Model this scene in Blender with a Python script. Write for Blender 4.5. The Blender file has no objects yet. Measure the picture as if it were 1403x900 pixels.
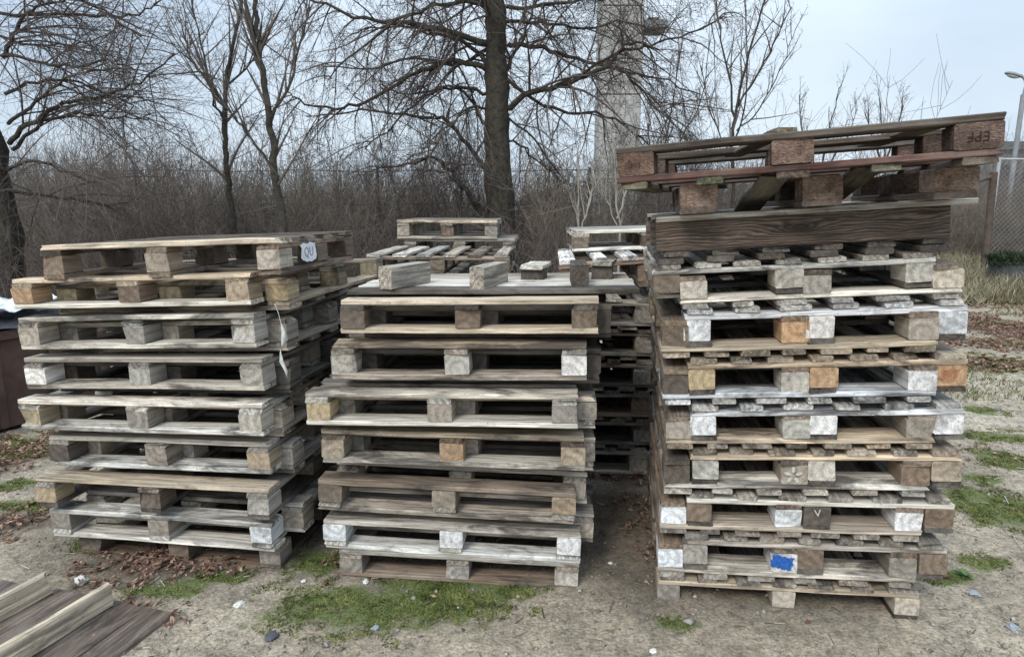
import bpy, bmesh, math, random
import numpy as np
from mathutils import Vector, Matrix, noise

random.seed(7)
R = math.radians
sc = bpy.context.scene
col = sc.collection

# ---------------------------------------------------------------- camera
CAM_H = 1.68
FPX = 900.0                                   # focal length in pixels of a 1403 px wide frame
PITCH = math.atan(170 / FPX)
cam = bpy.data.cameras.new('camera')
cam.sensor_width = 36
cam.lens = 36 * FPX / 1403
cam.clip_end = 2000
camo = bpy.data.objects.new('camera', cam)
camo.location = (0, 0, CAM_H)
camo.rotation_euler = (R(90) - PITCH, 0, 0)
col.objects.link(camo)
sc.camera = camo

# ---------------------------------------------------------------- sky and sun (overcast)
world = bpy.data.worlds.new('World')
sc.world = world
world.use_nodes = True
nt = world.node_tree
nt.nodes.clear()
wo = nt.nodes.new('ShaderNodeOutputWorld')
bg = nt.nodes.new('ShaderNodeBackground')
sky = nt.nodes.new('ShaderNodeTexSky')
sky.sky_type = 'NISHITA'
sky.sun_disc = False
sky.sun_elevation = R(42)
sky.sun_rotation = R(210)
sky.air_density = 1.2
sky.dust_density = 3.0
tc = nt.nodes.new('ShaderNodeTexCoord')
mp = nt.nodes.new('ShaderNodeMapping'); mp.inputs['Scale'].default_value = (1, 1, 2.6)
nz = nt.nodes.new('ShaderNodeTexNoise'); nz.inputs['Scale'].default_value = 1.3; nz.inputs['Detail'].default_value = 5
nz.inputs['Roughness'].default_value = .5
rp = nt.nodes.new('ShaderNodeValToRGB')
rp.color_ramp.elements[0].position = .36; rp.color_ramp.elements[0].color = (2.8, 3.55, 4.5, 1)
rp.color_ramp.elements[1].position = .64; rp.color_ramp.elements[1].color = (4.4, 5.1, 5.8, 1)
mx = nt.nodes.new('ShaderNodeMix'); mx.data_type = 'RGBA'; mx.inputs[0].default_value = .9
nt.links.new(tc.outputs['Generated'], mp.inputs[0]); nt.links.new(mp.outputs[0], nz.inputs[0])
nt.links.new(nz.outputs[0], rp.inputs[0])
# an overcast sky is brighter overhead than at the horizon
sx = nt.nodes.new('ShaderNodeSeparateXYZ'); nt.links.new(tc.outputs['Generated'], sx.inputs[0])
mr = nt.nodes.new('ShaderNodeMapRange'); mr.inputs['From Min'].default_value = .2; mr.inputs['From Max'].default_value = 1.0
mr.inputs['To Min'].default_value = 1.0; mr.inputs['To Max'].default_value = 2.45
nt.links.new(sx.outputs[2], mr.inputs[0])
sm = nt.nodes.new('ShaderNodeVectorMath'); sm.operation = 'SCALE'
nt.links.new(rp.outputs[0], sm.inputs[0]); nt.links.new(mr.outputs[0], sm.inputs['Scale'])
nt.links.new(sky.outputs[0], mx.inputs[6]); nt.links.new(sm.outputs[0], mx.inputs[7])
nt.links.new(mx.outputs[2], bg.inputs[0]); bg.inputs[1].default_value = .12
nt.links.new(bg.outputs[0], wo.inputs[0])

sun = bpy.data.lights.new('sun', 'SUN')
sun.energy = 1.5; sun.angle = R(20); sun.color = (1, .96, .9)
suno = bpy.data.objects.new('sun', sun)
suno.rotation_euler = (R(90 - 42), 0, R(-30))    # light comes from behind the camera, a little to the left
col.objects.link(suno)

sc.view_settings.view_transform = 'Standard'
sc.view_settings.look = 'None'
sc.view_settings.exposure = 0.6

# ---------------------------------------------------------------- helpers
def tag(o, label=None, cat=None, group=None, kind=None):
    if label: o['label'] = label
    if cat: o['category'] = cat
    if group: o['group'] = group
    if kind: o['kind'] = kind
    return o

def link(name, me, mat=None, parent=None, M=None, color=None):
    o = bpy.data.objects.new(name, me)
    col.objects.link(o)
    if mat and me and not me.materials: me.materials.append(mat)
    if parent: o.parent = parent
    if M is not None: o.matrix_local = M
    if color: o.color = (*color[:3], 1)
    return o

def empty(name, M, label, cat, group=None):
    o = bpy.data.objects.new(name, None)
    o.empty_display_size = .1
    col.objects.link(o)
    o.matrix_local = M
    return tag(o, label, cat, group)

def mesh(name, v, f, smooth=False):
    me = bpy.data.meshes.new(name)
    if isinstance(v, np.ndarray):
        n = len(v); m, k = f.shape
        me.vertices.add(n); me.vertices.foreach_set('co', v.astype(np.float32).ravel())
        me.loops.add(m * k); me.loops.foreach_set('vertex_index', f.astype(np.int32).ravel())
        me.polygons.add(m); me.polygons.foreach_set('loop_start', np.arange(0, m * k, k, dtype=np.int32))
        me.update(calc_edges=True)
    else:
        me.from_pydata(v, [], f)
        me.update()
    if smooth: me.polygons.foreach_set('use_smooth', [True] * len(me.polygons))
    return me

def at(x, y, D):
    "world point that the photograph shows at pixel x, y, at the distance D in front of the camera"
    a = (x - 701.5) / FPX; b = (y - 450) / FPX
    c, s = math.cos(PITCH), math.sin(PITCH)
    t = D / (c - b * s)
    return Vector((a * t, D, CAM_H - (s + b * c) * t))

def gnd(x, y, z=0):
    a = (x - 701.5) / FPX; b = (y - 450) / FPX
    c, s = math.cos(PITCH), math.sin(PITCH)
    t = (CAM_H - z) / (s + b * c)
    return Vector((a * t, (c - b * s) * t, z))

def nmat(name, rough=.85):
    m = bpy.data.materials.new(name); m.use_nodes = True
    n = m.node_tree
    b = n.nodes['Principled BSDF']; b.inputs['Roughness'].default_value = rough
    b.inputs['Specular IOR Level'].default_value = .25
    return m, n, b

def N(n, t, **k):
    x = n.nodes.new(t)
    for a, v in k.items():
        if a.startswith('i_'):
            x.inputs[a[2:].replace('_', ' ')].default_value = v
        else: setattr(x, a, v)
    return x

def ramp(n, src, stops):
    r = n.nodes.new('ShaderNodeValToRGB')
    e = r.color_ramp.elements
    while len(e) < len(stops): e.new(.5)
    for q, (p, c) in zip(e, stops):
        q.position = p
        q.color = (c, c, c, 1) if isinstance(c, (int, float)) else (*c, 1)
    n.links.new(src, r.inputs[0])
    return r.outputs[0]

def mixc(n, fac, a, b, mode='MIX'):
    m = n.nodes.new('ShaderNodeMix'); m.data_type = 'RGBA'; m.blend_type = mode
    for i, v in ((0, fac), (6, a), (7, b)):
        if isinstance(v, (int, float)): m.inputs[i].default_value = v if i == 0 else (v, v, v, 1)
        elif isinstance(v, tuple): m.inputs[i].default_value = (*v, 1)
        else: n.links.new(v, m.inputs[i])
    return m.outputs[2]

def bump(n, b, h, s, d):
    x = n.nodes.new('ShaderNodeBump'); x.inputs['Strength'].default_value = s; x.inputs['Distance'].default_value = d
    n.links.new(h, x.inputs['Height']); n.links.new(x.outputs[0], b.inputs['Normal'])

# ---------------------------------------------------------------- materials
def wood_material(name, ring=14, washed=True, off3=(31.7, 3.1, 2.3), cen=(0, 0, 0), stl=(.5, .95, 1.3), wash=1.):
    m, n, b = nmat(name, .88)
    tc = N(n, 'ShaderNodeTexCoord'); oi = N(n, 'ShaderNodeObjectInfo')
    off = N(n, 'ShaderNodeVectorMath', operation='SCALE'); off.inputs[0].default_value = off3
    n.links.new(oi.outputs['Random'], off.inputs['Scale'])
    add = N(n, 'ShaderNodeVectorMath', operation='ADD')
    n.links.new(tc.outputs['Object'], add.inputs[0]); n.links.new(off.outputs[0], add.inputs[1])
    ad2 = N(n, 'ShaderNodeVectorMath', operation='ADD'); ad2.inputs[1].default_value = cen
    n.links.new(add.outputs[0], ad2.inputs[0])
    v = ad2.outputs[0]
    def tex(scale3, sc_, det=6, rough=.6, dist=0):
        mp = N(n, 'ShaderNodeMapping'); mp.inputs['Scale'].default_value = scale3
        n.links.new(v, mp.inputs[0])
        t = N(n, 'ShaderNodeTexNoise'); t.inputs['Scale'].default_value = sc_; t.inputs['Detail'].default_value = det
        t.inputs['Roughness'].default_value = rough; t.inputs['Distortion'].default_value = dist
        n.links.new(mp.outputs[0], t.inputs[0]); return t.outputs[0]
    fine = tex((.05, 1, 1), 130, 4)
    streak = tex((.07, 1, 1), 34, 6, .65, .8)
    blot = tex((.5, 1, 1), 5, 5, .62, .5)
    speck = tex((1, 1, 1), 60, 4, .7)
    mpw = N(n, 'ShaderNodeMapping'); mpw.inputs['Scale'].default_value = (.12, 1, 1)
    n.links.new(v, mpw.inputs[0])
    w = N(n, 'ShaderNodeTexWave', wave_type='RINGS', rings_direction='X')
    w.inputs['Scale'].default_value = ring; w.inputs['Distortion'].default_value = 3.5; w.inputs['Detail'].default_value = 3
    w.inputs['Detail Scale'].default_value = 1.6
    n.links.new(mpw.outputs[0], w.inputs[0])
    base = oi.outputs['Color']
    c = mixc(n, 1, base, ramp(n, streak, [(.3, stl[0]), (.5, stl[1]), (.72, stl[2])]), 'MULTIPLY')
    c = mixc(n, .55, c, ramp(n, w.outputs[1], [(0, .62), (.5, 1), (1, 1.22)]), 'MULTIPLY')
    c = mixc(n, .9 if wash == 1 else .5, c, ramp(n, fine, [(.32, .5), (.52, 1.), (.7, 1.45)]), 'MULTIPLY')
    c = mixc(n, .8 if wash == 1 else .3, c, ramp(n, tex((.035, 1, 1), 62, 5, .7), [(.36, .45), (.5, 1.), (.66, 1.3)]), 'MULTIPLY')
    if washed:   # grey sun-bleached patches and black mould streaks
        c = mixc(n, ramp(n, blot, [(.42, 0.), (.62, .45 * wash)]), c, mixc(n, .5, base, (.38, .35, .305)))
        rv = N(n, 'ShaderNodeMath', operation='MULTIPLY_ADD'); n.links.new(oi.outputs['Random'], rv.inputs[0]); rv.inputs[1].default_value = .17; n.links.new(tex((.3, 1, 1), 8, 6, .7, .8), rv.inputs[2])
        c = mixc(n, ramp(n, rv.outputs[0], [(.58, 0.), (.74, .85 * wash)]), c, (.04, .034, .03))
        c = mixc(n, ramp(n, speck, [(.58, 0.), (.72, .5)]), c, (.05, .04, .035))
    n.links.new(c, b.inputs['Base Color'])
    hm = mixc(n, .5, fine, streak)
    bump(n, b, hm, .8, .005)
    return m

WOOD = wood_material('weathered_wood')
WOOD_BLOCK = wood_material('block_wood', 9, True, (17.3, .13, .1), (0, -.065, -.02), (.78, 1., 1.12), .45)
def knot_material():
    m, n, b = nmat('knotted_plank', .85)
    tc = N(n, 'ShaderNodeTexCoord'); s = N(n, 'ShaderNodeSeparateXYZ'); n.links.new(tc.outputs['Object'], s.inputs[0])
    def M_(op, a, b_=None):
        x = N(n, 'ShaderNodeMath', operation=op)
        for i, v in enumerate((a, b_)):
            if v is None: continue
            if isinstance(v, (int, float)): x.inputs[i].default_value = v
            else: n.links.new(v, x.inputs[i])
        return x.outputs[0]
    dx = M_('MULTIPLY', M_('ADD', s.outputs[0], .0), 11); dz = M_('MULTIPLY', M_('ADD', s.outputs[2], -.008), 34)
    d2 = M_('ADD', M_('MULTIPLY', dx, dx), M_('MULTIPLY', dz, dz))
    bulge = M_('DIVIDE', 5.5, M_('ADD', d2, .55))
    mp = N(n, 'ShaderNodeMapping'); mp.inputs['Scale'].default_value = (.22, 1, 1); n.links.new(tc.outputs['Object'], mp.inputs[0])
    w = N(n, 'ShaderNodeTexNoise'); w.inputs['Scale'].default_value = 16; w.inputs['Detail'].default_value = 5; n.links.new(mp.outputs[0], w.inputs[0])
    v = M_('ADD', M_('MULTIPLY', s.outputs[2], 520), M_('ADD', M_('MULTIPLY', w.outputs[0], 40), M_('MULTIPLY', bulge, 2.2)))
    g = M_('MULTIPLY_ADD', M_('SINE', v), .5); n.nodes[-1].inputs[2].default_value = .5
    mf = N(n, 'ShaderNodeMapping'); mf.inputs['Scale'].default_value = (.05, 1, 1); n.links.new(tc.outputs['Object'], mf.inputs[0])
    fi = N(n, 'ShaderNodeTexNoise'); fi.inputs['Scale'].default_value = 120; n.links.new(mf.outputs[0], fi.inputs[0])
    c = ramp(n, g, [(0, (.055, .04, .032)), (.5, (.095, .07, .054)), (1, (.15, .115, .09))])
    c = mixc(n, .9, c, ramp(n, fi.outputs[0], [(.35, .6), (.65, 1.35)]), 'MULTIPLY')
    c = mixc(n, ramp(n, d2, [(.0, .85), (1., 0.)]), c, (.035, .026, .02))
    n.links.new(c, b.inputs['Base Color']); bump(n, b, g, .5, .003)
    return m
PLANKW = knot_material()
def chip_material():
    m, n, b = nmat('pressed_chip', .95)
    tc = N(n, 'ShaderNodeTexCoord'); oi = N(n, 'ShaderNodeObjectInfo')
    vo = N(n, 'ShaderNodeTexVoronoi'); vo.inputs['Scale'].default_value = 130
    mp = N(n, 'ShaderNodeMapping'); mp.inputs['Scale'].default_value = (1, 1, 2)
    n.links.new(tc.outputs['Object'], mp.inputs[0]); n.links.new(mp.outputs[0], vo.inputs[0])
    c = mixc(n, 1, oi.outputs['Color'], ramp(n, vo.outputs['Color'], [(.1, .6), (.5, 1), (.9, 1.5)]), 'MULTIPLY')
    nz = N(n, 'ShaderNodeTexNoise'); nz.inputs['Scale'].default_value = 14; n.links.new(tc.outputs['Object'], nz.inputs[0])
    c = mixc(n, 1, c, ramp(n, nz.outputs[0], [(.35, .6), (.65, 1.2)]), 'MULTIPLY')
    n.links.new(c, b.inputs['Base Color']); bump(n, b, vo.outputs['Distance'], .6, .006)
    return m
CHIP = chip_material()

def simple(name, c1, c2, scale=8, rough=.9, b_=.3, bd=.01, metal=0, det=6, coord='Object'):
    m, n, b = nmat(name, rough)
    tc = N(n, 'ShaderNodeTexCoord')
    nz = N(n, 'ShaderNodeTexNoise'); nz.inputs['Scale'].default_value = scale; nz.inputs['Detail'].default_value = det
    nz.inputs['Roughness'].default_value = .65
    n.links.new(tc.outputs[coord], nz.inputs[0])
    c = ramp(n, nz.outputs[0], [(.32, c1), (.68, c2)])
    n.links.new(c, b.inputs['Base Color']); b.inputs['Metallic'].default_value = metal
    if b_: bump(n, b, nz.outputs[0], b_, bd)
    return m

def flat_mat(name, c, rough=.9):
    m, n, b = nmat(name, rough); b.inputs['Base Color'].default_value = (*c, 1); return m

BARK = simple('bark', (.022, .02, .016), (.07, .062, .048), 22, .95, .8, .03)
BARK_MOSS = simple('mossy_bark', (.025, .022, .018), (.085, .074, .056), 12, .95, .8, .03)
TWIG = simple('twigs', (.075, .062, .053), (.17, .145, .125), 2.5, .95, 0)
TWIG_DARK = simple('dark_twigs', (.065, .052, .047), (.14, .115, .1), 2.5, .95, 0)
TWIG_PALE = simple('pale_stems', (.2, .18, .15), (.36, .33, .28), 5, .95, 0)
THICK = simple('thicket_stems', (.085, .07, .056), (.27, .225, .18), 1.6, .95, 0)
THICK_FAR = simple('far_thicket_stems', (.12, .105, .095), (.2, .175, .155), .7, .95, 0)

def leaf_mat(name, stops, cell=35):
    m, n, b = nmat(name, .9)
    tc = N(n, 'ShaderNodeTexCoord')
    v = N(n, 'ShaderNodeTexVoronoi'); v.inputs['Scale'].default_value = cell
    n.links.new(tc.outputs['Object'], v.inputs[0])
    s = N(n, 'ShaderNodeSeparateColor'); n.links.new(v.outputs['Color'], s.inputs[0])
    n.links.new(ramp(n, s.outputs[0], stops), b.inputs['Base Color'])
    return m
LEAF = leaf_mat('dead_leaves', [(0, (.07, .04, .032)), (.4, (.15, .085, .06)), (.75, (.26, .155, .11)), (1, (.42, .3, .22))])
MOSS = leaf_mat('moss', [(0, (.05, .062, .016)), (.5, (.105, .128, .03)), (1, (.2, .21, .07))], 22)
DRY = leaf_mat('dry_grass', [(0, (.13, .12, .07)), (.5, (.23, .2, .13)), (1, (.34, .3, .21))], 6)
STONE = leaf_mat('pebbles', [(0, (.11, .1, .085)), (.5, (.21, .19, .155)), (.92, (.31, .29, .25)), (1, (.48, .46, .42))], 28)
RUST = leaf_mat('clinging_leaves', [(0, (.055, .035, .035)), (1, (.16, .1, .085))], 9)

# ---------------------------------------------------------------- ground
MOSS_PX = [(520, 832, 175, 38), (640, 822, 60, 18), (590, 800, 90, 16), (240, 808, 55, 16), (315, 792, 35, 9), (30, 664, 45, 9), (25, 695, 60, 12),
           (1362, 697, 62, 36), (1365, 598, 55, 9), (1372, 498, 50, 13), (1380, 630, 40, 16), (1390, 374, 40, 8), (1345, 560, 24, 8),
           (700, 806, 45, 12), (920, 858, 45, 9), (440, 770, 40, 26), (150, 745, 50, 12), (1300, 790, 50, 14), (1345, 770, 45, 12), (30, 612, 60, 20),
           (1345, 440, 40, 8), (1375, 470, 40, 7), (1345, 655, 30, 8)]
LEAF_PX = [(25, 715, 62, 22, 1), (25, 622, 66, 30, 1), (225, 775, 100, 24, 1), (170, 765, 60, 14, .7), (1375, 403, 60, 14, .9), (1375, 452, 60, 16, 1),
           (1330, 470, 30, 8, .5), (1380, 525, 30, 5, .2), (1330, 792, 40, 12, .25), (870, 640, 50, 18, .8), (880, 720, 30, 60, .3), (110, 800, 30, 7, .7), (240, 848, 25, 10, .6),
           (195, 828, 25, 5, .6), (860, 655, 45, 14, .9), (1350, 620, 45, 12, .3), (460, 760, 40, 30, .25)]
def zone(P, lst):
    best = 0
    for q in lst:
        c = gnd(q[0], q[1]); e = gnd(q[0] + q[2], q[1]); w = abs(e.x - c.x); d = abs(gnd(q[0], q[1] - q[3]).y - gnd(q[0], q[1] + q[3]).y) / 2
        k = ((P[0] - c.x) / w) ** 2 + ((P[1] - c.y) / d) ** 2
        v = max(0, 1.25 - k) * (q[4] if len(q) > 4 else 1)
        best = max(best, v)
    return best
def zone_np(X, Y, lst):
    best = np.zeros_like(X)
    for q in lst:
        c = gnd(q[0], q[1]); e = gnd(q[0] + q[2], q[1]); w = abs(e.x - c.x); d = abs(gnd(q[0], q[1] - q[3]).y - gnd(q[0], q[1] + q[3]).y) / 2
        k = ((X - c.x) / w) ** 2 + ((Y - c.y) / d) ** 2
        best = np.maximum(best, np.maximum(0, 1.25 - k) * (q[4] if len(q) > 4 else 1))
    return best

def gz(x, y):
    if y > 12 or abs(x) > 9: return 0.
    return (noise.noise((x * 1.1, y * 1.1, 0)) * .016 + noise.noise((x * 5, y * 5, 3)) * .008 + noise.noise((x * 17, y * 17, 5)) * .004)

xs = np.concatenate([np.linspace(-400, -12, 8), np.linspace(-9, -4, 18)[:-1], np.linspace(-4, 4.5, 260), np.linspace(4.5, 12, 50)[1:], np.linspace(15, 400, 8)])
ys = np.concatenate([[-30, -5], np.linspace(0, 1.6, 10)[:-1], np.linspace(1.6, 5.5, 130), np.linspace(5.5, 13, 60)[1:], np.linspace(14, 40, 14), [60, 120, 300, 700]])
XX, YY = np.meshgrid(xs, ys)
zz = np.array([gz(x, y) for x, y in zip(XX.ravel(), YY.ravel())])
gv = np.stack([XX.ravel(), YY.ravel(), zz], 1)
nx, ny = len(xs), len(ys)
ii = (np.arange(ny - 1)[:, None] * nx + np.arange(nx - 1)[None, :]).ravel()
gf = np.stack([ii, ii + 1, ii + nx + 1, ii + nx], 1)
gme = mesh('ground', gv, gf, True)
mo = zone_np(gv[:, 0], gv[:, 1], MOSS_PX); le = zone_np(gv[:, 0], gv[:, 1], LEAF_PX)
dk = np.zeros(len(gv))     # dark earth with painted contact shade between and under the stacks
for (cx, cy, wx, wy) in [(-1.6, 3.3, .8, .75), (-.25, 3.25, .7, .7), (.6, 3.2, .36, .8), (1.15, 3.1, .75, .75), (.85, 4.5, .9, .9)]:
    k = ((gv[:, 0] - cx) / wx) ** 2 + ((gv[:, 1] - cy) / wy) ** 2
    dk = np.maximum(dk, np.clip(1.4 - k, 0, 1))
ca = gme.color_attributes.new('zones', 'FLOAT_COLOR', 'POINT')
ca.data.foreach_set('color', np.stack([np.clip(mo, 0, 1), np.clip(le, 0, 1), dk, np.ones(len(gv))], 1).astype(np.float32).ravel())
def ground_material():
    m, n, b = nmat('sandy_ground', .95)
    tc = N(n, 'ShaderNodeTexCoord'); at_ = N(n, 'ShaderNodeVertexColor', layer_name='zones')
    sp = N(n, 'ShaderNodeSeparateColor'); n.links.new(at_.outputs[0], sp.inputs[0])
    def tx(s, d=6, r=.6):
        t = N(n, 'ShaderNodeTexNoise'); t.inputs['Scale'].default_value = s; t.inputs['Detail'].default_value = d; t.inputs['Roughness'].default_value = r
        n.links.new(tc.outputs['Object'], t.inputs[0]); return t.outputs[0]
    big = tx(.9, 6); mid = tx(6, 8, .7); fine = tx(70, 5, .75)
    vo = N(n, 'ShaderNodeTexVoronoi'); vo.inputs['Scale'].default_value = 75; n.links.new(tc.outputs['Object'], vo.inputs[0])
    c = ramp(n, big, [(.3, (.25, .205, .15)), (.5, (.38, .32, .24)), (.7, (.51, .445, .345))])
    c = mixc(n, ramp(n, mid, [(.36, .7), (.56, 0.)]), c, (.17, .145, .11))
    c = mixc(n, 1, c, ramp(n, fine, [(.3, .42), (.5, 1.), (.7, 1.5)]), 'MULTIPLY')
    c = mixc(n, .8, c, ramp(n, tx(22, 6, .7), [(.34, .5), (.5, 1.), (.68, 1.25)]), 'MULTIPLY')
    peb = ramp(n, vo.outputs['Distance'], [(.12, 1.), (.26, 0.)])
    s2 = N(n, 'ShaderNodeSeparateColor'); n.links.new(vo.outputs['Color'], s2.inputs[0])
    pc = ramp(n, s2.outputs[0], [(.0, (.12, .11, .1)), (.6, (.33, .3, .25)), (.9, (.5, .48, .43))])
    pm = N(n, 'ShaderNodeMath', operation='MULTIPLY'); n.links.new(peb, pm.inputs[0]); n.links.new(ramp(n, s2.outputs[1], [(.5, 0.), (.55, 1.)]), pm.inputs[1])
    c = mixc(n, pm.outputs[0], c, pc)
    # dark earth with painted contact shade, leaf mould, moss
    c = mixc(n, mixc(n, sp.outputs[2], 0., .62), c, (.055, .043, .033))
    def masked(chan, lo, hi, colr, c):
        a = N(n, 'ShaderNodeMath', operation='ADD'); n.links.new(chan, a.inputs[0])
        q = N(n, 'ShaderNodeMath', operation='MULTIPLY_ADD'); n.links.new(mid, q.inputs[0]); q.inputs[1].default_value = 3.4; q.inputs[2].default_value = -1.75
        n.links.new(q.outputs[0], a.inputs[1])
        return mixc(n, ramp(n, a.outputs[0], [(lo, 0.), (hi, .85)]), c, colr)
    c = masked(sp.outputs[1], .3, 1.2, (.1, .07, .05), c)
    c = masked(sp.outputs[0], .3, .75, ramp(n, fine, [(.3, (.04, .06, .016)), (.6, (.11, .15, .035)), (.8, (.19, .21, .07))]), c)
    # far field: dry grass
    g = N(n, 'ShaderNodeSeparateXYZ'); n.links.new(tc.outputs['Object'], g.inputs[0])
    far = ramp(n, N(n, 'ShaderNodeMath', operation='MULTIPLY').outputs[0], [(0, 0.), (1, 1.)])
    mm = N(n, 'ShaderNodeMapRange'); mm.inputs['From Min'].default_value = 9; mm.inputs['From Max'].default_value = 15
    n.links.new(g.outputs[1], mm.inputs[0])
    c = mixc(n, mm.outputs[0], c, ramp(n, mid, [(.35, (.12, .13, .05)), (.65, (.3, .26, .16))]))
    n.links.new(c, b.inputs['Base Color'])
    h = mixc(n, .5, fine, mixc(n, .5, mid, vo.outputs['Distance']))
    bump(n, b, h, .7, .02)
    return m
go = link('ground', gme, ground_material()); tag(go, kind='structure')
go['label'] = 'sandy yard ground with patches of moss and pebbles'

rng = np.random.default_rng(5)
def scatter(n, lst, lo, xr=(-5, 5), yr=(1.7, 8)):
    "points drawn from the zones"
    out = []
    areas = []
    for q in lst:
        c = gnd(q[0], q[1]); w = abs(gnd(q[0] + q[2], q[1]).x - c.x); d = abs(gnd(q[0], q[1] - q[3]).y - gnd(q[0], q[1] + q[3]).y) / 2
        areas.append((w * d * (q[4] if len(q) > 4 else 1), c, w, d))
    tot = sum(a[0] for a in areas)
    for a, c, w, d in areas:
        k = max(30, int(n * a / tot)); i = 0
        while i < k:
            r = math.sqrt(random.random()) * 1.15; t = random.random() * 6.283; r *= 1.15
            x, y = c.x + w * r * math.cos(t), c.y + d * r * math.sin(t)
            i += 1
            if noise.noise((x * 5, y * 7, 1)) * 1.5 + noise.noise((x * 14, y * 14, 4)) * 1.1 + (1.05 - r) * .9 > lo: out.append((x, y))
    return out

# leaves
def leaf_mesh(name, pts, size, lift=.03):
    V = []; F = []
    for (x, y, z) in pts:
        s = size * random.uniform(.6, 1.3); a = random.random() * 6.283
        d = Vector((math.cos(a), math.sin(a), random.uniform(-.5, .5))).normalized()
        u = Vector((random.uniform(-.6, .6), random.uniform(-.6, .6), 1)).normalized()
        w = d.cross(u).normalized(); u = w.cross(d)
        o = Vector((x, y, z + random.random() ** 2 * lift + .004)); k = len(V); cu = random.uniform(-.3, .45) * s
        V += [o - d * s, o + w * s * .45 + u * cu, o + d * s, o - w * s * .45 + u * cu]
        F += [(k, k + 1, k + 2), (k, k + 2, k + 3)]
    return mesh(name, [tuple(v) for v in V], F)
lp = [(x, y, gz(x, y)) for x, y in scatter(30000, LEAF_PX, .1)]
for k in range(500):
    x, y = random.uniform(-4, 4.5), random.uniform(2.1, 7.5); lp.append((x, y, gz(x, y)))
tag(link('fallen_leaves', leaf_mesh('fallen_leaves', lp, .018, .035), LEAF), 'brown fallen leaves drifted in heaps on the sandy ground', 'leaves', kind='stuff')

# moss: short blades standing in cushions
def blades(name, pts, h, wd, mat, lean=.5):
    P = np.array(pts, float); n = len(P)
    a = rng.random(n) * 6.283; hh = h * rng.uniform(.5, 1.3, n); w = wd * rng.uniform(.6, 1.3, n)
    dx, dy = np.cos(a) * w, np.sin(a) * w
    lx, ly = rng.normal(0, lean, n) * hh, rng.normal(0, lean, n) * hh
    v = np.stack([np.stack([P[:, 0] - dx, P[:, 1] - dy, P[:, 2] - .003], 1), np.stack([P[:, 0] + dx, P[:, 1] + dy, P[:, 2] - .003], 1),
                  np.stack([P[:, 0] + lx, P[:, 1] + ly, P[:, 2] + hh], 1)], 1).reshape(-1, 3)
    return link(name, mesh(name, v, np.arange(3 * n).reshape(-1, 3)), mat)
mp_ = []
for k in range(9000):       # odd sprigs between the patches
    x, y = random.uniform(-4, 5.5), random.uniform(1.9, 8)
    if noise.noise((x * 2.3, y * 3, 31)) + .35 * noise.noise((x * 11, y * 11, 3)) > .28: mp_.append((x, y, gz(x, y)))
for (x, y) in scatter(80000, MOSS_PX, .15):
    z = gz(x, y)
    for k in range(3): mp_.append((x + random.gauss(0, .008), y + random.gauss(0, .008), z))
tag(blades('moss', mp_, .0085, .005, MOSS, 1.1), 'green moss growing in cushions on the bare ground', 'moss', kind='stuff')

# pebbles
def pebble_mesh(name, pts, size):
    base = np.array([(1, 0, 0), (-1, 0, 0), (0, 1, 0), (0, -1, 0), (0, 0, .7), (0, 0, -.7)], float)
    tri = np.array([(0, 2, 4), (2, 1, 4), (1, 3, 4), (3, 0, 4), (2, 0, 5), (1, 2, 5), (3, 1, 5), (0, 3, 5)])
    V = []; F = []
    for i, (x, y, z) in enumerate(pts):
        s = size * random.lognormvariate(0, .5); b_ = base * rng.uniform(.6, 1.25, (6, 1)) * s
        a = random.random() * 6.283; ca_, sa = math.cos(a), math.sin(a)
        q = b_.copy(); q[:, 0] = b_[:, 0] * ca_ * 1.3 - b_[:, 1] * sa; q[:, 1] = b_[:, 0] * sa * 1.3 + b_[:, 1] * ca_
        V.append(q + (x, y, z + s * .25)); F.append(tri + 6 * i)
    return mesh(name, np.concatenate(V), np.concatenate(F))
pp = []
while len(pp) < 12000:
    x, y = random.uniform(-3.5, 5.5), 1.9 + 6 * random.random() ** 1.6
    if noise.noise((x * 1.7, y * 1.7, 9)) + random.uniform(-.3, .3) > -.05 or x > 1.8: pp.append((x, y, gz(x, y)))
tag(link('gravel', pebble_mesh('gravel', pp, .0048), STONE), 'small loose pebbles scattered over the sandy ground', 'gravel', kind='stuff')

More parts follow.
